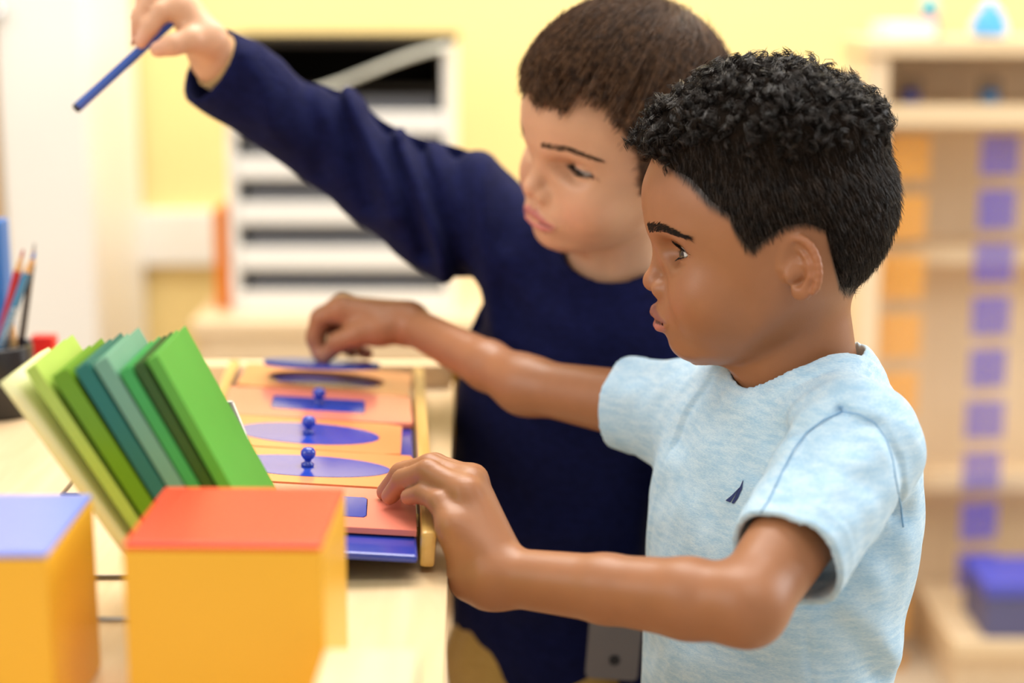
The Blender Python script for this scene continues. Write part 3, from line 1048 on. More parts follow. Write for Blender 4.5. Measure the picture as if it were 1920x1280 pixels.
HR2 = dict(
    fingers=[
        (H([(338, 12, 1.425), (303, 22, 1.418), (281, 50, 1.415), (264, 78, 1.412)]), [0.0100, 0.0084, 0.0076, 0.0060]),
        (H([(328, -10, 1.437), (286, -2, 1.43), (258, 36, 1.425), (241, 76, 1.42)]), [0.0100, 0.0084, 0.0076, 0.0060]),
        (H([(325, -24, 1.45), (282, -22, 1.45), (262, 10, 1.445), (256, 42, 1.44)]), [0.0096, 0.0080, 0.0072, 0.0060]),
        (H([(328, -34, 1.463), (295, -40, 1.468), (276, -15, 1.465), (270, 12, 1.46)]), [0.0088, 0.0072, 0.0066, 0.0056]),
        (H([(392, 74, 1.428), (358, 74, 1.412), (324, 84, 1.404), (296, 93, 1.402)]), [0.0135, 0.0105, 0.0088, 0.0066])],
    palm=[(wR2, P(338, 12, 1.425), 0.0155, 0.0105), (wR2, P(328, -8, 1.437), 0.0155, 0.0105), (wR2, P(325, -20, 1.45), 0.0155, 0.0100),
          (wR2, P(328, -30, 1.463), 0.0155, 0.0095), (wR2, P(392, 74, 1.428), 0.0155, 0.0135), (P(392, 72, 1.428), P(345, 25, 1.425), 0.0125, 0.010)])


def torso2(p, g=0.0):
    q = p[:, :2] - T2
    s = np.stack([q @ TF2, q @ TL2, p[:, 2]], -1)
    zs = [0.42, 0.50, 0.58, 0.66, 0.74, 0.81, 0.86]
    c = [0.006, 0.006, 0.006, 0.004, 0.0, -0.006, -0.012]
    f = np.array([0.078, 0.084, 0.084, 0.082, 0.080, 0.066, 0.036]) + g
    b = np.array([0.070, 0.072, 0.072, 0.074, 0.078, 0.066, 0.040]) + g
    w = np.array([0.098, 0.104, 0.104, 0.108, 0.112, 0.092, 0.050]) + g
    return loft(s, zs, c, f, b, w, 2.2)


def neck2(p):
    return cone(p, FR2.to_world((-6, 0, -12)), nb2, 0.036, 0.040)


def body2_top(p):
    return smin(head_sdf(FR2.to_local(p), HP2) * FR2.k, neck2(p), 0.016)


def body2_low(p):
    d = torso2(p, -0.02)
    d = smin(d, cone(p, nb2 - [0, 0, 0.03], sR2, 0.032, 0.028), 0.02); d = smin(d, cone(p, nb2 - [0, 0, 0.03], sL2, 0.032, 0.028), 0.02)
    d = smin(d, chain(p, [sR2, eR2, wR2], [0.028, 0.023, 0.0160], 0.01), 0.01)
    d = smin(d, chain(p, [sL2, eL2, wL2], [0.027, 0.023, 0.0160], 0.01), 0.01)
    d = smin(d, near(p, P(340, 25, 1.43), 0.09, lambda q: hand_sdf(q, HR2)), 0.006)
    d = smin(d, near(p, wL2 + [0, 0, -0.04], 0.09, lambda q: hand_sdf(q, HL2)), 0.006)
    d = smin(d, neck2(p), 0.01)
    return np.maximum(d, np.where(p[:, 0] > -0.02 + 0.1, p[:, 2] - nb2[2] - 0.01, -1))


# left hand hangs relaxed below the hidden left arm
_w = wL2
HL2 = dict(fingers=[([_w + [-0.012 - 0.004 * abs(i - 1.2), -0.024 + 0.016 * i, -0.060 + 0.002 * i], _w + [-0.020, -0.026 + 0.017 * i, -0.086 + 0.003 * i], _w + [-0.018, -0.026 + 0.017 * i, -0.105 + 0.004 * i], _w + [-0.012, -0.025 + 0.0165 * i, -0.119 + 0.005 * i]], [0.0094, 0.008, 0.0072, 0.006]) for i in range(4)]
           + [([_w + [-0.018, -0.022, -0.02], _w + [-0.028, -0.036, -0.042], _w + [-0.032, -0.038, -0.062], _w + [-0.030, -0.036, -0.078]], [0.012, 0.0098, 0.0086, 0.0066])],
           palm=[(_w, _w + [-0.014, -0.024 + 0.016 * i, -0.060 + 0.002 * i], 0.0145, 0.0098) for i in range(4)] + [(_w, _w + [-0.018, -0.022, -0.02], 0.0145, 0.012)])

M_SKIN2 = skin_mat('light_skin', 0.12, 0.45)
lo, hi = FR2.O - [0.15, 0.14, 0.14], FR2.O + [0.15, 0.14, 0.155]
lo[2] = max(lo[2], nb2[2] - 0.01)
Va, Qa = mesh_sdf(body2_top, lo, hi, 0.0015)
lo = np.minimum.reduce([P(225, 90, 1.38), wL2 - 0.1]); hi = np.maximum.reduce([P(330, -70, 1.56), sL2 + 0.08, sR2 + 0.06])
lo[2] = 0.36; hi[1] = 1.60
Vb, Qb = mesh_sdf(body2_low, lo, hi, 0.0027)
ca = head_tint(FR2.to_local(Va), HP2); cb = np.tile(np.array(HP2['skin']), (len(Vb), 1))
hand_tint(Vb, cb, HR2, (0.70, 0.34, 0.25), (0.62, 0.30, 0.19))
body2 = fast_mesh('body', np.concatenate([Va, Vb]), np.concatenate([Qa, Qb + len(Va)]), M_SKIN2, p2, np.concatenate([ca, cb]))
for sd in (1, -1):
    eye_mesh(FR2, sd, HP2, (1.0, 0.10, -0.40), p2, [M_SCLERA, M_IRIS, M_PUPIL])
    lash_mesh(FR2, sd, HP2, M_LASH, p2)
M_BROW2 = plain('brow_brown', (0.11, 0.06, 0.034), 0.6, 0.2)
for sd in (1, -1):
    brow_mesh(FR2, sd, HP2, lambda q: head_sdf(q, HP2), M_BROW2, p2)

M_HAIR2 = hair_mat('brown_hair', (0.052, 0.024, 0.011), (0.17, 0.085, 0.040), 0.40, 0.35)
M_CAP2 = hair_mat('brown_hair_base', (0.05, 0.026, 0.014), (0.09, 0.048, 0.027), 0.9, 0.05)


def cap2_t(q):
    s = q.copy(); s[:, 1] = np.abs(s[:, 1])
    m = hair_m(s, HP2)
    t = 2.5 + 3.0 * sstep(s[:, 2], 40, 90)
    return t * sstep(m, 0, 12) - 3.5 * (1 - sstep(m, -2, 5)), m


def cap2(p):
    q = FR2.to_local(p); s = q.copy(); s[:, 1] = np.abs(s[:, 1])
    t, m = cap2_t(q)
    d = smin(cranium(s), ellipsoid(s, (12, 0, 40), (74, 59, 62)), 10) - t
    return np.maximum(d, np.maximum(-(s[:, 2] + 24), -(m + 5))) * FR2.k


lo, hi = FR2.O - [0.15, 0.15, 0.08], FR2.O + [0.15, 0.15, 0.175]
Vc, Qc = mesh_sdf(cap2, lo, hi, 0.002)
hair2 = fast_mesh('hair', Vc, Qc, M_CAP2, p2)
rng = np.random.default_rng(7)
qc = FR2.to_local(Vc); Nc = normals(Vc, Qc) @ FR2.M
_, mc = cap2_t(qc)


def skull_project(q, off):
    """move points to a height off above the skull"""
    c = np.array([14, 0, 46.]); r = np.array([86, 69.5, 79.])
    v = q - c
    k = ln(v / r)
    surf = v / k[..., None]
    n = unit(surf / (r * r))
    return c + surf + n * off[..., None]


CROWN = np.array([-38, -12, 118.])
NCL = 900; per = 18; K = 7
croot, cn = sample_surface(qc, Qc, Nc, sstep(mc, -1, 5), NCL, rng)
Lc = rng.uniform(40, 66, NCL) * np.interp(croot[:, 2], [0, 50, 90], [0.42, 0.62, 1.0])


def comb(root, L, lift, seed_dir):
    q = root.copy(); out = [q.copy()]
    base = np.maximum(ln(root - skull_project(root, np.zeros(len(root)))), 1.0)
    for k in range(1, K):
        fl = q - CROWN
        fl = fl + np.array([10, 0, -14]) + seed_dir * 22
        n = unit((q - np.array([14, 0, 46.])) / np.array([86, 69.5, 79.])**2)
        fl = unit(fl - n * (fl * n).sum(-1)[:, None])
        q = q + fl * (L / (K - 1))[:, None]
        u = k / (K - 1)
        q = skull_project(q, base * 0.6 + 1.0 + 0.7 * lift * math.sin(u * 2.4))
        out.append(q.copy())
    return np.stack(out, 1)


cd = rng.normal(size=(NCL, 3)) * 0.8
idx = np.repeat(np.arange(NCL), per)
root = croot[idx] + rng.normal(size=(NCL * per, 3)) * 3.2
L = Lc[idx] * rng.uniform(0.8, 1.1, len(idx))
lock = comb(croot, Lc, rng.uniform(1, 6, NCL), cd)
st = comb(root, L, rng.uniform(0.5, 6, len(idx)), cd[idx] + rng.normal(size=(len(idx), 3)) * 0.15)
pull = np.linspace(0, 0.68, K)[None, :, None]
pts = st * (1 - pull) + (lock[idx] + (root - croot[idx])[:, None] * 0.35) * pull
s = np.abs(pts[..., 1])
# strands end where the fringe and the sides were cut
pl = np.array(HP2['hairline'])[::-1]
cut = pts[..., 2] < np.interp(pts[..., 0], pl[:, 0], pl[:, 1]) - 5 + (rng.normal(size=NCL) * 4.0)[idx][:, None] + rng.normal(size=(len(idx), 1)) * 1.5
for k in range(1, K):
    pts[:, k] = np.where(cut[:, k, None], pts[:, k - 1] + (pts[:, k] - pts[:, k - 1]) * 0.05, pts[:, k])
    cut[:, k:] |= cut[:, k, None]
strands('hair_strands', FR2.to_world(pts), np.concatenate([np.full(K - 2, 0.24), [0.16, 0.06]]) * FR2.k, M_HAIR2, hair2)

# sweater
M_SWEAT = cloth_mat('navy_fleece', (0.0035, 0.0050, 0.033), (0.0065, 0.0090, 0.056), 700, (1, 1, 2), 0.95, 0.2, 0.0)
cuff = P(392, 122, 1.455); elS = P(612, 258, 1.525); midS = P(722, 338, 1.53)
shS = P(850, 402, 1.52)
axC = unit((cuff - elS)[None])[0]
FOLDS2 = [
    ([(770, 268), (800, 330), (850, 450), (860, 560)], 0.008, -0.006), ([(745, 262), (772, 330), (815, 430), (838, 520)], 0.008, 0.005),
    ([(700, 222), (735, 290), (770, 360), (800, 470)], 0.009, -0.006), ([(850, 300), (862, 380), (880, 480), (890, 620)], 0.010, -0.005),
    ([(905, 310), (905, 400), (915, 520), (930, 650)], 0.011, 0.004), ([(640, 165), (680, 240), (720, 330), (735, 400)], 0.010, 0.004),
    ([(560, 130), (575, 190), (600, 260), (600, 320)], 0.010, -0.003), ([(480, 100), (510, 170), (520, 240)], 0.010, 0.003),
    ([(610, 150), (640, 230), (665, 300), (690, 380)], 0.009, -0.004), ([(950, 480), (1010, 560), (1100, 600)], 0.014, 0.003),
    ([(870, 600), (960, 680), (1080, 720)], 0.014, -0.003), ([(880, 900), (980, 940), (1100, 930)], 0.016, 0.003), ([(870, 1080), (960, 1120), (1080, 1110)], 0.016, -0.003)]
FOLDS2 = [(pxz(a, 1.48), w, m) for a, w, m in FOLDS2]


def sweater_outer(p):
    d = torso2(p)
    d = smin(d, cone(p, nb2 - [0, 0, 0.012], shS, 0.043, 0.050), 0.03); d = smin(d, cone(p, nb2 - [0, 0, 0.012], sL2, 0.043, 0.044), 0.03)
    d = smin(d, chain(p, [shS, midS, elS, cuff + axC * 0.02], [0.052, 0.045, 0.041, 0.034], 0.01), 0.035)
    d = smin(d, chain(p, [sL2, eL2, wL2], [0.044, 0.038, 0.030], 0.01), 0.02)
    for pl_, w, a in FOLDS2:
        d = d - fold2(p, pl_, w, a * 2.1, 1.53)
    return d - 0.0016 * wob(p, 50, 18) - 0.0008 * wob(p, 130, 19)


ncut = nb2 + np.array([0, 0, 0.006])


def sweater(p):
    d = sweater_outer(p)
    cn_ = cone(p, FR2.to_world((0, 0, -40)), nb2 - [0, 0, 0.01], 0.043, 0.043)
    d = smin(d, np.maximum(np.abs(cn_ - 0.002) - 0.004, np.abs((p - ncut) @ unit((FR2.to_world((0, 0, -30)) - nb2)[None])[0]) - 0.014), 0.006)
    hc = np.where(ln(p - cuff) < 0.09, (p - cuff) @ axC, -1)
    hw = np.where(ln(p - wL2) < 0.06, wL2[2] - p[:, 2], -1)
    opn = np.minimum.reduce([np.where(hc > -0.9, -hc, 1) - 0.07, np.where(hw > -0.9, -hw, 1) - 0.03])
    d = smax(d, -np.maximum(d + 0.005, opn), 0.001)
    d = smax(d, -cn_ + 0.0, 0.002)
    d = np.maximum(d, np.where(hc > -0.5, hc, -1)); d = np.maximum(d, np.where(hw > -0.5, hw, -1))
    return smax(d, 0.466 - p[:, 2], 0.012)


lo = np.array([cuff[0] - 0.05, 1.32, 0.455]); hi = np.array([sL2[0] + 0.09, 1.64, max(cuff[2] + 0.06, nb2[2] + 0.05)])
Vt, Qt = mesh_sdf(sweater, lo, hi, 0.0024)
Vt = relax(Vt, Qt, 1, 0.4)
o = fast_mesh('sweater', Vt, Qt, M_SWEAT, p2)
o['label'] = 'navy blue fleece sweater with long sleeves'
# edge of a tan undershirt inside the raised cuff
M_TAN = cloth_mat('tan_undershirt', (0.45, 0.30, 0.13), (0.55, 0.38, 0.18), 500)


def under(p):
    c0 = wR2 - axC * 0.05
    a = (p - (cuff + axC * 0.001)) @ axC
    d = np.abs(cone(p, c0, wR2 + axC * 0.03, 0.0235, 0.0225)) - 0.0014
    return np.maximum(d, np.maximum(a, -0.05 - a))


Vt, Qt = mesh_sdf(under, cuff - 0.06, cuff + 0.06, 0.0014)
fast_mesh('undershirt_cuff', Vt, Qt, M_TAN, p2)
M_KHAKI = cloth_mat('khaki_trousers', (0.42, 0.27, 0.07), (0.50, 0.33, 0.10), 500)
legs(p2, [(*(T2 + TL2 * 0.052), 0.48), (*(T2 - TL2 * 0.052), 0.48)], [(*(T2 + TL2 * 0.07), 0.0), (*(T2 - TL2 * 0.07), 0.0)], M_KHAKI, M_SHOE, 0.56, TF2)

# ------------------------------------------------------------------ the room
def wall_mat(name, col):
    return plain(name, col, 0.7, 0.2, 0.03, 8, 0.05)


M_WALL = wall_mat('yellow_wall_paint', (0.90, 0.70, 0.31))
M_FLOOR = plain('floor_linoleum', (0.55, 0.45, 0.33), 0.4, 0.4, 0.08, 12)
M_WHITE = plain('white_paint', (0.85, 0.82, 0.76), 0.45, 0.4, 0.02, 10)
M_MAPLE = wood('maple', (0.72, 0.52, 0.30), (0.80, 0.61, 0.38), 0.35, 5, (14, 1.2, 14))
M_MAPLE_X = wood('maple_crosswise', (0.72, 0.53, 0.31), (0.80, 0.62, 0.40), 0.4, 5, (1.2, 14, 14))
M_BIRCH = wood('birch_panel', (0.78, 0.59, 0.38), (0.84, 0.66, 0.44), 0.5, 4, (14, 14, 1.2))
M_HONEY = wood('honey_rail', (0.66, 0.38, 0.09), (0.76, 0.47, 0.14), 0.3, 6, (14, 1.2, 14), 0.3)
M_OCHRE = plain('ochre_panel', (0.55, 0.33, 0.03), 0.5, 0.3, 0.08, 20)

setp(MB().box(-3, 3, -1.0, 3.4, -0.05, 0).build('floor', M_FLOOR), kind='structure')
setp(MB().box(-3, 3, 3.3, 3.4, 0, 2.8).build('wall_back', M_WALL), kind='structure')
setp(MB().box(-2.9, 2.9, 3.275, 3.3, 0.565, 0.672, 0.004).build('trim_1', M_WHITE), kind='structure')

# tall white cupboard and a wooden one beside it
o = empty('tall_cupboard', (-0.82, 3.08, 0)); setp(o, 'tall plain white cupboard standing against the yellow wall', 'cupboard')
MB().box(-0.05, 0.105, -0.16, 0.2, 0.06, 2.1, 0.004).build('body', M_WHITE, o)
MB().box(-0.045, 0.10, -0.15, 0.2, 0.0, 0.06).build('plinth', M_WHITE, o)
MB().box(-0.048, 0.102, -0.182, -0.161, 0.07, 2.09, 0.004).build('door', M_WHITE, o)
MB().lathe([(0.006, 0), (0.006, 0.015), (0.014, 0.018), (0.014, 0.026), (0.008, 0.03)], (0, 0, 0), 16).build('knob', plain('steel', (0.5, 0.5, 0.5), 0.3, 0.5, metal=1.0), o).matrix_local = Matrix.Translation((-0.035, -0.182, 1.05)) @ Matrix.Rotation(math.radians(90), 4, 'X')
o = empty('wooden_cupboard', (-1.070, 3.10, 0)); setp(o, 'golden brown wooden cupboard left of the white cupboard', 'cupboard')
M_GOLD = wood('golden_oak', (0.50, 0.28, 0.06), (0.60, 0.36, 0.10), 0.45, 5, (14, 14, 1.2))
MB().box(-0.2, 0.195, -0.2, 0.19, 0.06, 1.9, 0.004).build('body', M_GOLD, o)
MB().box(-0.195, 0.19, -0.19, 0.18, 0.0, 0.06).build('plinth', M_GOLD, o)
for x0, x1 in ((-0.196, -0.003), (0.001, 0.191)):
    MB().box(x0, x1, -0.22, -0.201, 0.07, 1.89, 0.004).build('door', M_GOLD, o)

# low cabinet that carries the paper trays
o = empty('low_cabinet', (-0.20, 2.9, 0)); setp(o, 'low pale wooden cabinet with open ochre front under the paper trays', 'cabinet')
MB().box(-0.31, 0.36, -0.24, 0.24, 0.55, 0.575, 0.004).build('top', M_MAPLE_X, o)
for x in (-0.305, 0.335):
    MB().box(x, x + 0.02, -0.23, 0.23, 0.0, 0.55).build('side', M_MAPLE, o)
MB().box(-0.285, 0.335, -0.232, -0.212, 0.505, 0.55).build('apron', M_MAPLE_X, o)
MB().box(-0.285, 0.335, 0.2, 0.22, 0.03, 0.55).build('back', M_OCHRE, o)
MB().box(-0.285, 0.335, -0.21, 0.2, 0.24, 0.258).build('shelf', M_MAPLE_X, o)
MB().box(-0.285, 0.335, -0.21, 0.2, 0.02, 0.04).build('bottom', M_MAPLE_X, o)

M_GREY = plain('grey_tray', (0.34, 0.34, 0.36), 0.6, 0.3, 0.05, 15)
M_REAM = plain('grey_paper', (0.24, 0.24, 0.255), 0.7, 0.2, 0.08, 90, 0, 0, 0, (0.2, 0.2, 6))
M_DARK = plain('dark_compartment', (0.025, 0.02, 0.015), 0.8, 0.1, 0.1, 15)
o = empty('paper_tray_tower', (-0.275, 2.86, 0.575)); setp(o, 'white and grey paper tray tower standing on the low cabinet', 'paper tray')
for x in (-0.180, 0.166):
    MB().box(x, x + 0.014, -0.13, 0.15, 0, 0.43).build('side', M_WHITE, o)
MB().box(-0.166, 0.166, 0.135, 0.149, 0, 0.43).build('back', M_GREY, o)
for k, z in enumerate((0.0, 0.072, 0.145, 0.218, 0.289)):
    t = MB().box(-0.165, 0.165, -0.125, 0.134, z + 0.004, z + 0.010).build('tray', M_GREY, o)
    MB().box(-0.165, 0.165, -0.137, -0.126, z, z + 0.036, 0.003).build('tray_front', M_WHITE, t)
for k, z in enumerate((0.0, 0.072, 0.145, 0.218, 0.289)):
    q = MB().box(-0.155, 0.155, -0.105, 0.125, z + 0.011, z + 0.058, 0.002).build('paper_ream', M_REAM); q.location = (-0.275, 2.86, 0.575)
    setp(q, 'grey white paper ream in the %s of the paper trays' % ('lowest', 'second lowest', 'middle', 'second highest', 'highest')[k], 'paper')
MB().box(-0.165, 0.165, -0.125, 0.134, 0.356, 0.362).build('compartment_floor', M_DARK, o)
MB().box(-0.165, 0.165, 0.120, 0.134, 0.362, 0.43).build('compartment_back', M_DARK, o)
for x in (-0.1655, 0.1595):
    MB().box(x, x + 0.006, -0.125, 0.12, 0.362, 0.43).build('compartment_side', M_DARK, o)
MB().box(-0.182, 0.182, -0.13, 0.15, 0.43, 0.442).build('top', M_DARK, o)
# a magazine that droops out of the top compartment
mz = MB(); rows = 14
vv = []; ff = []
for i in range(rows):
    u = i / (rows - 1)
    x = -0.235 + 0.36 * u
    z = 0.405 - 0.055 * math.sin(math.pi * min(1, (1 - u) * 1.25) * 0.5) ** 2 + 0.03 * u * u
    for y, dz in ((-0.15, 0), (0.02, 0), (0.02, 0.009), (-0.15, 0.009)):
        vv.append((x + 0.05, y, z + dz - 0.012))
for i in range(rows - 1):
    for k in range(4):
        ff.append((i * 4 + k, i * 4 + (k + 1) % 4, i * 4 + 4 + (k + 1) % 4, i * 4 + 4 + k))
ff += [(3, 2, 1, 0), tuple(rows * 4 - 4 + k for k in range(4))]
m = link_mesh('magazine', vv, ff, plain('magazine_paper', (0.72, 0.70, 0.58), 0.45, 0.4, 0.35, 25), None, True)
m.location = (-0.275, 2.86, 0.575)
setp(m, 'sagging magazine in the dark top slot of the paper trays', 'magazine')
o = MB().box(0, 0.026, 0, 0.11, 0, 0.165, 0.003).build('file_folder', plain('orange_board', (0.78, 0.22, 0.02), 0.5, 0.3))
o.location = (-0.487, 2.76, 0.575)
setp(o, 'narrow orange file standing beside the paper tray tower', 'file')

# ---- shelving with hanging bead chains
SX, SY = 0.535, 2.60
o = empty('bead_shelf', (SX, SY, 0)); setp(o, 'pale wooden shelving unit with bead squares hanging in its front', 'shelf')
for x in (0.0, 0.75):
    MB().box(x, x + 0.034, 0, 0.19, 0, 0.991, 0.003).build('side', M_BIRCH, o)
MB().box(-0.004, 0.79, -0.008, 0.195, 0.992, 1.018, 0.003).build('top', M_MAPLE_X, o)
MB().box(0.034, 0.75, 0.0, 0.174, 0.886, 0.918, 0.003).build('shelf', M_MAPLE_X, o)
MB().box(0.034, 0.75, 0.175, 0.188, 0.0, 0.992).build('back', M_BIRCH, o)
for z in (0.66, 0.285):
    MB().box(0.034, 0.75, 0.085, 0.175, z, z + 0.03, 0.003).build('shelf', M_MAPLE_X, o)
MB().box(0.15, 0.75, -0.10, 0.174, 0.07, 0.10, 0.003).build('base_shelf', M_MAPLE_X, o)
MB().box(0.16, 0.74, -0.08, 0.174, 0.0, 0.07).build('plinth', M_BIRCH, o)


def bead_square(n, pitch, mat, name):
    """n bars of n beads, each bar on its wire, joined into a square"""
    mb = MB()
    for i in range(n):
        x = (i - (n - 1) / 2) * pitch
        mb.tube([(x, 0, -(n - 0.2) * pitch), (x, 0, 0)], 0.0006, 4)
        for j in range(n):
            z = -(j + 0.5) * pitch
            r = pitch * 0.47
            v = [(x, 0, z + r)]
            for zz, rr in ((0.5, 0.866), (-0.5, 0.866)):
                v += [(x + r * rr * math.cos(k * math.pi / 3), r * rr * math.sin(k * math.pi / 3), z + r * zz) for k in range(6)]
            v.append((x, 0, z - r))
            f = [(0, 1 + k, 1 + (k + 1) % 6) for k in range(6)] + [(1 + k, 7 + k, 7 + (k + 1) % 6, 1 + (k + 1) % 6) for k in range(6)] + [(13, 7 + (k + 1) % 6, 7 + k) for k in range(6)]
            mb.add(v, f)
    return mb.build(name, mat, None, True)


ORD = ['first', 'second', 'third', 'fourth', 'fifth', 'sixth', 'seventh', 'eighth', 'ninth', 'tenth']
M_BEAD_O = plain('orange_bead', (0.95, 0.45, 0.04), 0.3, 0.5)
M_BEAD_B = plain('blue_bead', (0.035, 0.05, 0.62), 0.3, 0.5)
M_HOOK = plain('brass_hook', (0.6, 0.45, 0.15), 0.3, 0.5, metal=1.0)
for px, mat, n, pitch, cnt, name, lab, grp in ((1688, M_BEAD_O, 10, 0.0070, 10, 'orange_bead_square', 'orange bead square hanging %s in its column below the shelf board', 'orange bead squares'),
                                               (1857, M_BEAD_B, 9, 0.0070, 9, 'blue_bead_square', 'blue bead square hanging %s in its column below the shelf board', 'blue bead squares')):
    src = None
    x = P(px, 600, SY + 0.03)[0]
    step = 0.0935 if n == 10 else 0.084
    for k in range(cnt):
        z = 0.872 - k * step
        if src is None:
            src = bead_square(n, pitch, mat, name); q = src
            h = MB().tube([(0, 0, 0), (0, 0, step - n * pitch + 0.002)], 0.0012, 6).build('hook', M_HOOK, q)
        else:
            q = src.copy(); COL.objects.link(q)
            h2 = h.copy(); COL.objects.link(h2); h2.parent = q
        q.location = (x, SY + 0.03, z)
        q.rotation_euler = (0, 0, math.radians(8 + 5 * math.sin(k * 2.1)))
        setp(q, lab % ORD[k], 'beads', grp)
o = empty('bead_box', (0.80, 2.56, 0.10)); setp(o, 'dark blue box standing on the lowest shelf slab', 'box')
MB().box(-0.065, 0.12, -0.05, 0.08, 0, 0.068, 0.003).build('box_body', plain('slate_blue_box', (0.10, 0.10, 0.22), 0.5), o)
MB().box(-0.068, 0.123, -0.053, 0.083, 0.068, 0.09, 0.003).build('lid', plain('blue_lid', (0.08, 0.09, 0.50), 0.4), o)
# things on the shelf top
o = MB().box(0, 0.075, 0, 0.12, 0, 0.022, 0.002).build('paper_stack', M_WHITE); o.location = (0.575, 2.66, 1.018)
setp(o, 'small stack of white paper on top of the bead shelf', 'paper')


def jar(loc, body, lid, label, name, prof, lidprof):
    e = empty(name, loc); setp(e, label, 'jar')
    MB().lathe(prof, n=20).build('jar_body', body, e, True)
    MB().lathe(lidprof, n=20).build('lid', lid, e, True)
    return e


M_PINK = plain('pink_plastic', (0.80, 0.22, 0.20), 0.35); M_TEAL = plain('teal_plastic', (0.05, 0.35, 0.42), 0.35)
M_SKY = plain('sky_blue_plastic', (0.06, 0.36, 0.80), 0.35)
jar((0.648, 2.70, 1.018), M_PINK, M_TEAL, 'pink jar with teal lid on top of the bead shelf', 'pink_jar', [(0.015, 0), (0.022, 0.003), (0.022, 0.024), (0.015, 0.03)], [(0.016, 0.03), (0.016, 0.045), (0.010, 0.052), (0.006, 0.062)])
jar((0.742, 2.70, 1.018), M_SKY, M_SKY, 'sky blue rounded pot on top of the bead shelf', 'blue_pot', [(0.018, 0), (0.028, 0.004), (0.029, 0.016), (0.022, 0.028)], [(0.023, 0.028), (0.018, 0.040), (0.007, 0.047), (0.007, 0.056)])
M_GLASS, N_, L_, b_ = mat_new('clear_plastic')
b_.inputs['Transmission Weight'].default_value = 1.0; b_.inputs['Roughness'].default_value = 0.15; b_.inputs['IOR'].default_value = 1.2
for x, c, lab in ((0.615, plain('deep_blue_beads', (0.06, 0.10, 0.5), 0.4), 'clear pot of deep blue beads on the upper shelf'), (0.738, M_SKY, 'clear pot of sky blue beads on the upper shelf')):
    e = empty('bead_pot', (x, 2.66, 0.918)); setp(e, lab, 'pot')
    MB().lathe([(0.012, 0.0), (0.013, 0.001), (0.014, 0.014), (0.010, 0.018)], n=16).build('beads', c, e, True)
    MB().lathe([(0.0142, 0.0), (0.0165, 0.004), (0.0165, 0.036), (0.0155, 0.038), (0.0152, 0.036), (0.0152, 0.006)], n=20).build('pot', M_GLASS, e, True)

# ------------------------------------------------------------------ work table and what is on it
TZ = 0.72
o = empty('work_table', (-0.5, 1.05, 0)); setp(o, 'long pale wooden classroom table the children stand at', 'table')
ed = lambda y: -0.037 - (y - 0.873) * 0.0265
MB().prism([(-0.95, 0.50), (ed(0.50), 0.50), (ed(1.60), 1.60), (-0.95, 1.60)], TZ - 0.028, TZ).build('tabletop', M_MAPLE, o, False, True)
MB().prism([(-0.95, 1.575), (ed(1.575) - 0.002, 1.575), (ed(1.6) - 0.002, 1.598), (-0.95, 1.598)], TZ, TZ + 0.022).build('back_ledge', M_MAPLE_X, o, False, True)
for x in (-0.90, -0.11):
    for y in (0.56, 1.50):
        MB().box(x - 0.03, x + 0.03, y - 0.03, y + 0.03, 0, TZ - 0.028, 0.004).build('leg', M_BIRCH, o, False, True)
MB().box(-0.87, -0.14, 1.49, 1.51, TZ - 0.10, TZ - 0.028).build('apron', M_BIRCH, o, False, True)
MB().box(-0.87, -0.14, 0.55, 0.57, TZ - 0.10, TZ - 0.028).build('apron', M_BIRCH, o, False, True)
MB().box(-0.12, -0.10, 0.59, 1.47, TZ - 0.10, TZ - 0.028).build('apron', M_BIRCH, o, False, True)

# the sloping rack of metal insets
RK = empty('inset_rack', (-0.050, 1.050, 0.724)); setp(RK, 'sloping wooden rack with blue tray holding the inset frames', 'rack')
RK.rotation_euler = (0, math.radians(4.6), math.radians(3.9))
RW, RL = 0.168, 0.492
MB().box(-0.010, 0.0, 0.0, RL, 0.0, 0.024, 0.003).build('rail', M_HONEY, RK)
MB().box(-RW - 0.01, -RW, 0.0, RL, -0.012, 0.020, 0.003).build('rail', M_HONEY, RK)
for y in (0.06, 0.40):
    MB().box(-RW, -0.010, y, y + 0.03, 0.001, 0.008).build('cross_bar', M_HONEY, RK)
M_BLUE_TRAY = plain('blue_enamel', (0.02, 0.05, 0.42), 0.22, 0.5, 0.03, 20, 0, 0.3)
MB().box(-RW + 0.002, -0.012, -0.016, RL - 0.005, 0.008, 0.013, 0.002).build('blue_tray', M_BLUE_TRAY, RK)
M_CORAL = plain('coral_enamel', (0.86, 0.30, 0.10), 0.28, 0.5, 0.03, 20, 0, 0.4)
M_CORAL_REFL = plain('coral_pink_reflection', (0.90, 0.26, 0.18), 0.26, 0.5, 0.03, 20, 0, 0.4)  # coral plates whose pink reflection is put into the base colour
M_INSET = plain('blue_inset_enamel', (0.02, 0.06, 0.48), 0.16, 0.6, 0.03, 20, 0, 0.6)
rack_m = parent_matrix(RK)


def outline(kind, w, d, n=48):
    if kind == 'ellipse':
        return [(w / 2 * math.cos(2 * math.pi * k / n), d / 2 * math.sin(2 * math.pi * k / n)) for k in range(n)]
    pts = []
    for k in range(n):
        a = 2 * math.pi * k / n
        c, s_ = math.cos(a), math.sin(a)
        t = 1 / max(abs(c) / (w / 2), abs(s_) / (d / 2))
        pts.append((c * t, s_ * t))
    return pts


def square_ring(w, d, n=48):
    return outline('rect', w, d, n)


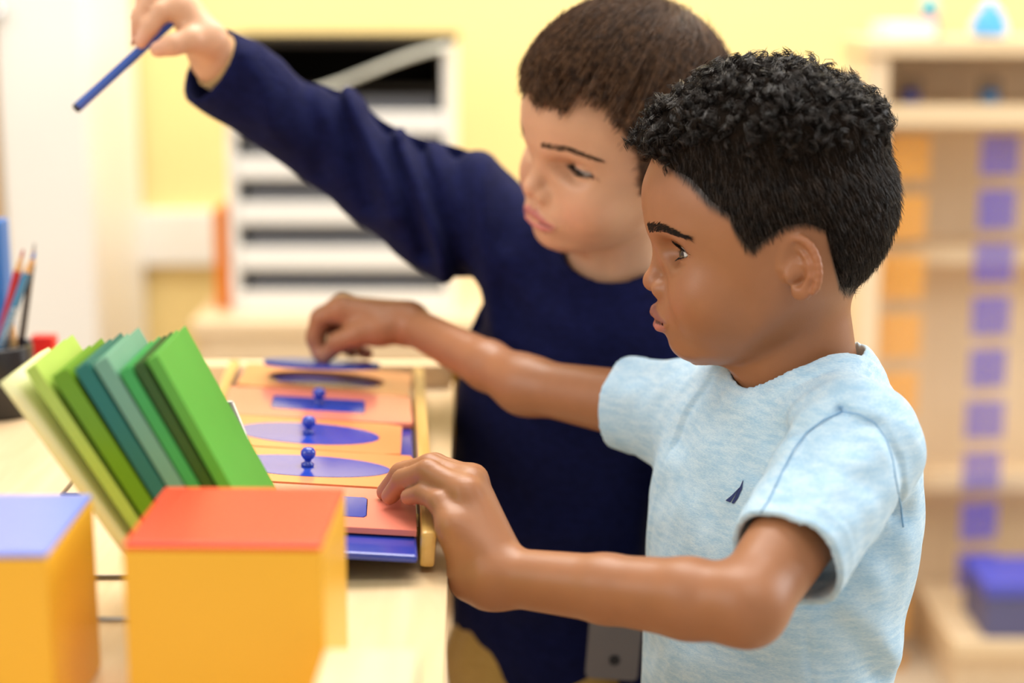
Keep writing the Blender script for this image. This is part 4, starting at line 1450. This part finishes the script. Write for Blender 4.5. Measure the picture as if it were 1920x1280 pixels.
def frame_plate(kind, w, d, iw, idp, mat, name, off=(0, 0)):
    n = 48
    o_ = square_ring(w, d, n); i_ = [(x + off[0], y + off[1]) for x, y in outline(kind, iw, idp, n)]
    h_ = 0.004
    v = [(x, y, 0) for x, y in o_] + [(x, y, h_) for x, y in o_] + [(x, y, 0) for x, y in i_] + [(x, y, h_) for x, y in i_]
    f = []
    for k in range(n):
        j = (k + 1) % n
        f += [(k, j, n + j, n + k), (n + k, n + j, 3 * n + j, 3 * n + k), (3 * n + k, 3 * n + j, 2 * n + j, 2 * n + k), (2 * n + k, 2 * n + j, j, k)]
    return link_mesh(name, v, f, mat)


def inset_plate(kind, w, d, off=(0, 0)):
    e = empty('metal_inset', (0, 0, 0))
    pts = [(x + off[0], y + off[1]) for x, y in outline(kind, w - 0.0012, d - 0.0012)]
    MB().prism(pts, 0.0, 0.0045).build('plate', M_INSET, e)
    MB().lathe([(0.0046, 0.0045), (0.0048, 0.006), (0.0026, 0.0072), (0.0024, 0.0088), (0.0040, 0.0102), (0.0056, 0.0130), (0.0055, 0.0152), (0.0038, 0.0176), (0.0010, 0.0184)], (off[0], off[1], 0), 20).build('knob', M_BLUE_TRAY, e, True)
    return e


def place(ob, x, y, z, rz=0.0):
    ob.matrix_world = rack_m @ Matrix.Translation((x, y, z)) @ Matrix.Rotation(rz, 4, 'Z')


FS = [  # centre v, kind, frame size, hole size, material, x shift
    (0.443, 'ellipse', (0.150, 0.090), (0.104, 0.062), M_CORAL, 0.0, 'coral frame with empty oval hole at the far end of the rack'),
    (0.347, 'rect', (0.156, 0.096), (0.078, 0.044), M_CORAL_REFL, 0.0, 'pink-reflecting frame with a rectangular blue inset in the rack'),
    (0.250, 'ellipse', (0.146, 0.092), (0.112, 0.064), M_CORAL, -0.009, 'coral frame with oval blue inset, pushed aside from the rail'),
    (0.158, 'ellipse', (0.156, 0.088), (0.122, 0.056), M_CORAL, 0.0, 'coral frame with narrow oval blue inset next to the pink-reflecting frame'),
    (0.064, 'rect', (0.156, 0.090), (0.050, 0.046), M_CORAL_REFL, 0.0, 'rose frame with small rectangular inset under the child\'s fingers')]
for k, (v_, kind, (w, d), (iw, idp), mat, dx, lab) in enumerate(FS):
    cx = -0.0125 - w / 2 + dx
    off = (0, 0) if k != 4 else (0.02, 0)
    fo = frame_plate(kind, w, d, iw, idp, mat, 'stencil_plate', off)
    place(fo, cx, v_, 0.0145, math.radians((-1.5, 0.6, -1.0, 0.4, 0)[k]))
    setp(fo, lab, 'stencil')
    if k > 0:
        io = inset_plate(kind, iw, idp, off)
        place(io, cx, v_, 0.0142, math.radians((-1.5, 0.6, -1.0, 0.4, 0)[k]))
        setp(io, ['', 'blue rectangular inset with knob in the upper pink-reflecting frame', 'blue oval inset with knob in the shifted coral frame', 'long blue oval inset with knob in the coral frame below', 'small blue rectangular inset in the nearest pink-reflecting frame'][k], 'inset')
        if k == 4:
            for ch in list(io.children):
                if ch.name.startswith('knob'): bpy.data.objects.remove(ch)
# the oval inset the child lifts by its knob
io = inset_plate('ellipse', 0.104, 0.062)
kp = P(603, 664, 1.478)
io.location = Vector(kp) - Vector((0, 0, 0.011)); io.rotation_euler = (math.radians(-7), math.radians(3), 0.05)
setp(io, 'oval inset lifted by its knob between finger and thumb', 'inset')

# number cubes
def cube(loc, top, label, rz):
    e = empty('number_cube', (loc[0], loc[1], loc[2] + 0.0005), rz); setp(e, label, 'cube')
    mb = MB().box(-0.05, 0.05, -0.05, 0.05, 0, 0.097, 0.002)
    mb.build('cube_body', M_AMBER, e)
    MB().box(-0.0495, 0.0495, -0.0495, 0.0495, 0.0972, 0.1, 0.001).build('top_panel', top, e)


M_AMBER = plain('amber_lacquer', (0.86, 0.46, 0.03), 0.35, 0.5, 0.05, 8)
cube((-0.143, 0.858, TZ), plain('red_lacquer', (0.80, 0.045, 0.012), 0.35), 'amber cube with a red top beside the green books', math.radians(-1))
cube((-0.278, 0.845, TZ), plain('blue_lacquer', (0.22, 0.28, 0.75), 0.3), 'amber cube with a blue top', math.radians(1))
o = MB().box(-0.024, 0.024, -0.03, 0.03, 0, 0.052, 0.003).build('wooden_block', M_MAPLE); o.location = (-0.069, 0.765, TZ)
setp(o, 'small pale wooden block at the table edge by the red topped cube', 'block')

# leaning green books in a wire stand
bx0 = -0.122; by = 0.955
specs = [(0.007, 27, (0.10, 0.40, 0.05)), (0.006, 27.5, (0.03, 0.10, 0.015)), (0.007, 28, (0.05, 0.38, 0.09)), (0.009, 28.5, (0.16, 0.38, 0.26)), (0.009, 29, (0.02, 0.17, 0.13)), (0.010, 30, (0.14, 0.33, 0.01)), (0.007, 31, (0.42, 0.60, 0.10))]
x = bx0
M_PAGE = plain('book_pages', (0.82, 0.82, 0.78), 0.7, 0.2, 0.05, 200)
words = ['grass green', 'very dark green', 'emerald green', 'grey green', 'dark teal', 'olive green', 'pale lime']
for k, (t, a, c) in enumerate(specs):
    e = empty('book', (x, by, TZ + 0.0038 + t * math.sin(math.radians(a)))); e.rotation_euler = (0, math.radians(-a), 0)
    setp(e, words[k] + ' thin book leaning in the row by the red topped cube', 'book', 'leaning green books')
    cm = plain('cover_%d' % k, c, 0.4, 0.4, 0.08, 30)
    hgt = 0.178 - 0.003 * (k % 3)
    cv = MB().box(-t, -t + 0.0012, 0, 0.085, 0, hgt).box(-0.0012, 0, 0, 0.085, 0, hgt).box(-t, 0, -0.0012, 0.0, 0, hgt)
    cv.build('cover', cm, e)
    MB().box(-t + 0.0013, -0.0013, 0.0005, 0.083, 0.003, hgt - 0.003).build('pages', M_PAGE, e)
    x -= t / math.cos(math.radians(a)) + 0.0008
# floppy yellow booklet at the end of the row
vv = []; ff = []; n = 12
for i in range(n):
    u = i / (n - 1)
    xx = x - 0.006 - 0.098 * u ** 0.85; zz = TZ + 0.0038 + 0.165 * u - 0.02 * u * u
    for y, d_ in ((by, 0), (by + 0.085, 0), (by + 0.085, 0.006), (by, 0.006)):
        vv.append((xx + d_, y, zz + d_ * 0.5))
for i in range(n - 1):
    for k in range(4):
        ff.append((i * 4 + k, i * 4 + (k + 1) % 4, i * 4 + 4 + (k + 1) % 4, i * 4 + 4 + k))
ff += [(3, 2, 1, 0), tuple(n * 4 - 4 + k for k in range(4))]
o = link_mesh('booklet', vv, ff, plain('pale_yellow_paper', (0.84, 0.80, 0.40), 0.5, 0.3, 0.25, 12), None, True)
setp(o, 'limp pale yellow booklet leaning at the end of the green books', 'booklet')
M_WIRE = plain('grey_wire', (0.35, 0.33, 0.30), 0.35, 0.5, metal=0.8)
WS = empty('wire_book_stand', (-0.30, 1.02, TZ)); setp(WS, 'thin grey wire stand under the leaning books', 'book stand')
a_ = Vector(P(105, 930, 0.96)); a_.z = TZ + 0.002
MB().tube([(-0.335, 1.22, TZ + 0.0018), (-0.284, 1.15, TZ + 0.06), (-0.235, 1.065, TZ + 0.11)], 0.0016, 8).build('support_wire', M_WIRE, WS, True, True)
MB().tube([(-0.335, 1.22, TZ + 0.0018), (-0.275, 1.22, TZ + 0.0018), (-0.225, 1.15, TZ + 0.06), (-0.18, 1.065, TZ + 0.11), (-0.235, 1.065, TZ + 0.11)], 0.0016, 8).build('support_wire', M_WIRE, WS, True, True)
MB().tube([(-0.18, 1.065, TZ + 0.11), (-0.14, 1.065, TZ + 0.0018), (-0.14, 0.965, TZ + 0.0018), (-0.27, 0.965, TZ + 0.0018), (-0.27, 1.04, TZ + 0.0018), (-0.12, 1.04, TZ + 0.0018)], 0.0016, 8).build('base_wire', M_WIRE, WS, True, True)

# pencil cup and what stands behind it
CX, CY = -0.455, 1.475
o = empty('pencil_cup', (CX, CY, TZ)); setp(o, 'black cylindrical pencil cup on the table', 'cup')
M_BLACK = plain('black_plastic', (0.018, 0.016, 0.018), 0.3, 0.5)
MB().lathe([(0.028, 0), (0.031, 0.003), (0.031, 0.062), (0.0295, 0.064), (0.028, 0.062), (0.028, 0.006), (0.002, 0.005)], n=40).build('cup_body', M_BLACK, o, True)


def pencil(base, tip, r, col, lead, label, name='pencil', text=None, blunt=False):
    base = Vector(base); tip = Vector(tip)
    L_ = (tip - base).length
    e = empty(name, base)
    e.rotation_mode = 'QUATERNION'
    e.rotation_quaternion = (tip - base).to_track_quat('Z', 'Y')
    e.rotation_mode = 'XYZ'
    setp(e, label, 'pencil')
    hexp = [(r * math.cos(math.pi / 3 * k), r * math.sin(math.pi / 3 * k)) for k in range(6)]
    cone_l = 0.0 if blunt else 0.016
    MB().prism(hexp, 0, L_ - cone_l - 0.004).build('barrel', plain('lacquer', col, 0.25, 0.5, 0.03, 40, 0, 0.5), e)
    if blunt:
        MB().lathe([(r * 0.9, L_ - 0.004), (r * 0.85, L_ - 0.001), (r * 0.5, L_)], n=12).build('end_cap', plain('dark_cap', (0.03, 0.03, 0.04), 0.4), e)
    else:
        MB().lathe([(r * 0.97, L_ - cone_l - 0.004), (r * 0.42, L_ - 0.007)], n=12).build('sharpened_wood', M_TIPWOOD, e)
        MB().lathe([(r * 0.42, L_ - 0.007), (r * 0.30, L_ - 0.002), (r * 0.08, L_)], n=12).build('lead', plain('lead', lead, 0.4), e)
    if text:
        cu = bpy.data.curves.new('lettering', 'FONT'); cu.body = text; cu.size = 0.0058; cu.extrude = 0.0001; cu.align_y = 'CENTER'
        t_ = bpy.data.objects.new('lettering', cu); COL.objects.link(t_); dg = bpy.context.evaluated_depsgraph_get(); me_ = bpy.data.meshes.new_from_object(t_.evaluated_get(dg)); bpy.data.objects.remove(t_); bpy.data.curves.remove(cu)
        me_.materials.clear(); me_.materials.append(plain('silver_print', (0.75, 0.78, 0.8), 0.35, 0.5)); t_ = bpy.data.objects.new('lettering', me_); COL.objects.link(t_)
        t_.parent = e
        # lettering runs along the barrel on the face towards the viewer
        z = (tip - base).normalized(); view = (Vector(CAM) - base); nrm = (view - z * view.dot(z)).normalized()
        best = max(range(6), key=lambda k: (e.rotation_euler.to_matrix() @ Vector((math.cos(math.pi / 3 * k + math.pi / 6), math.sin(math.pi / 3 * k + math.pi / 6), 0))).dot(nrm))
        a = math.pi / 3 * best + math.pi / 6
        nl = Vector((math.cos(a), math.sin(a), 0)); xl = Vector((0, 0, 1)); yl = nl.cross(xl)
        M = Matrix((xl, yl, nl)).transposed().to_4x4()
        t_.matrix_local = Matrix.Translation(nl * (r * 0.8665 + 0.00005) + Vector((0, 0, L_ * 0.40))) @ M
    return e


M_TIPWOOD = plain('cedar', (0.70, 0.42, 0.20), 0.7, 0.2)
zb = TZ + 0.008
pencil((CX - 0.016, CY + 0.004, zb), P(44, 467, CY + 0.0), 0.0036, (0.50, 0.02, 0.02), (0.45, 0.03, 0.02), 'red coloured pencil in the black cup')
pencil((CX - 0.018, CY - 0.008, zb), P(66, 471, CY - 0.012), 0.0038, (0.03, 0.20, 0.42), (0.02, 0.16, 0.60), 'blue coloured pencil with silver lettering in the black cup', text='PRISMACOLOR')
pencil((CX + 0.008, CY + 0.012, zb), P(65, 455, CY + 0.012), 0.0030, (0.02, 0.02, 0.025), (0.3, 0.3, 0.3), 'slim black pencil in the black cup')
pencil((CX + 0.016, CY - 0.004, zb), P(22, 592, CY - 0.006), 0.0036, (0.45, 0.28, 0.12), (0.05, 0.05, 0.05), 'short natural wood pencil in the black cup')
o = MB().box(-0.085, 0.0, 0, 0.028, 0, 0.165, 0.002).build('binder', plain('blue_binder', (0.01, 0.14, 0.50), 0.35)); o.location = (-0.462, 1.530, TZ)
setp(o, 'blue binder standing behind the pencil cup', 'binder')
o = MB().box(0, 0.022, 0, 0.016, 0, 0.055, 0.002).build('red_booklet', plain('red_card', (0.75, 0.02, 0.015), 0.4)); o.location = (-0.447, 1.55, TZ)
setp(o, 'small red booklet standing on edge behind the pencil cup', 'booklet')

# pencil held by the child in the sweater
pencil(P(322, 40, 1.422), P(140, 206, 1.400), 0.0045, (0.03, 0.09, 0.40), (0, 0, 0), 'dark blue pencil held up by the child in the sweater', blunt=True)

# grey tag that hangs at the sweater
e = empty('hanging_tag', P(1152, 1236, 1.345)); setp(e, 'grey rounded tag with a dark hole hanging against the navy sweater', 'tag')
mb = MB(); n = 24; w, h_ = 0.022, 0.075
outer = []
for sx, sy, a0 in ((1, 1, 0), (-1, 1, 90), (-1, -1, 180), (1, -1, 270)):
    for k in range(6):
        a = math.radians(a0 + 18 * k)
        outer.append((sx * (w - 0.005) + 0.005 * math.cos(a), sy * (h_ / 2 - 0.005) + 0.005 * math.sin(a)))
mb.prism(outer, -0.0012, 0.0012)
o = mb.build('tag_card', plain('grey_card', (0.16, 0.14, 0.14), 0.5), e); o.matrix_local = Matrix.Translation((0, 0, 0.02)) @ Matrix.Rotation(math.radians(90), 4, 'X') @ Matrix.Rotation(math.radians(-4), 4, 'Z')
o = MB().lathe([(0.0046, 0), (0.0046, 0.0006)], n=20).build('eyelet', M_BLACK, e); o.matrix_local = Matrix.Translation((0, -0.0012, 0.0)) @ Matrix.Rotation(math.radians(90), 4, 'X')
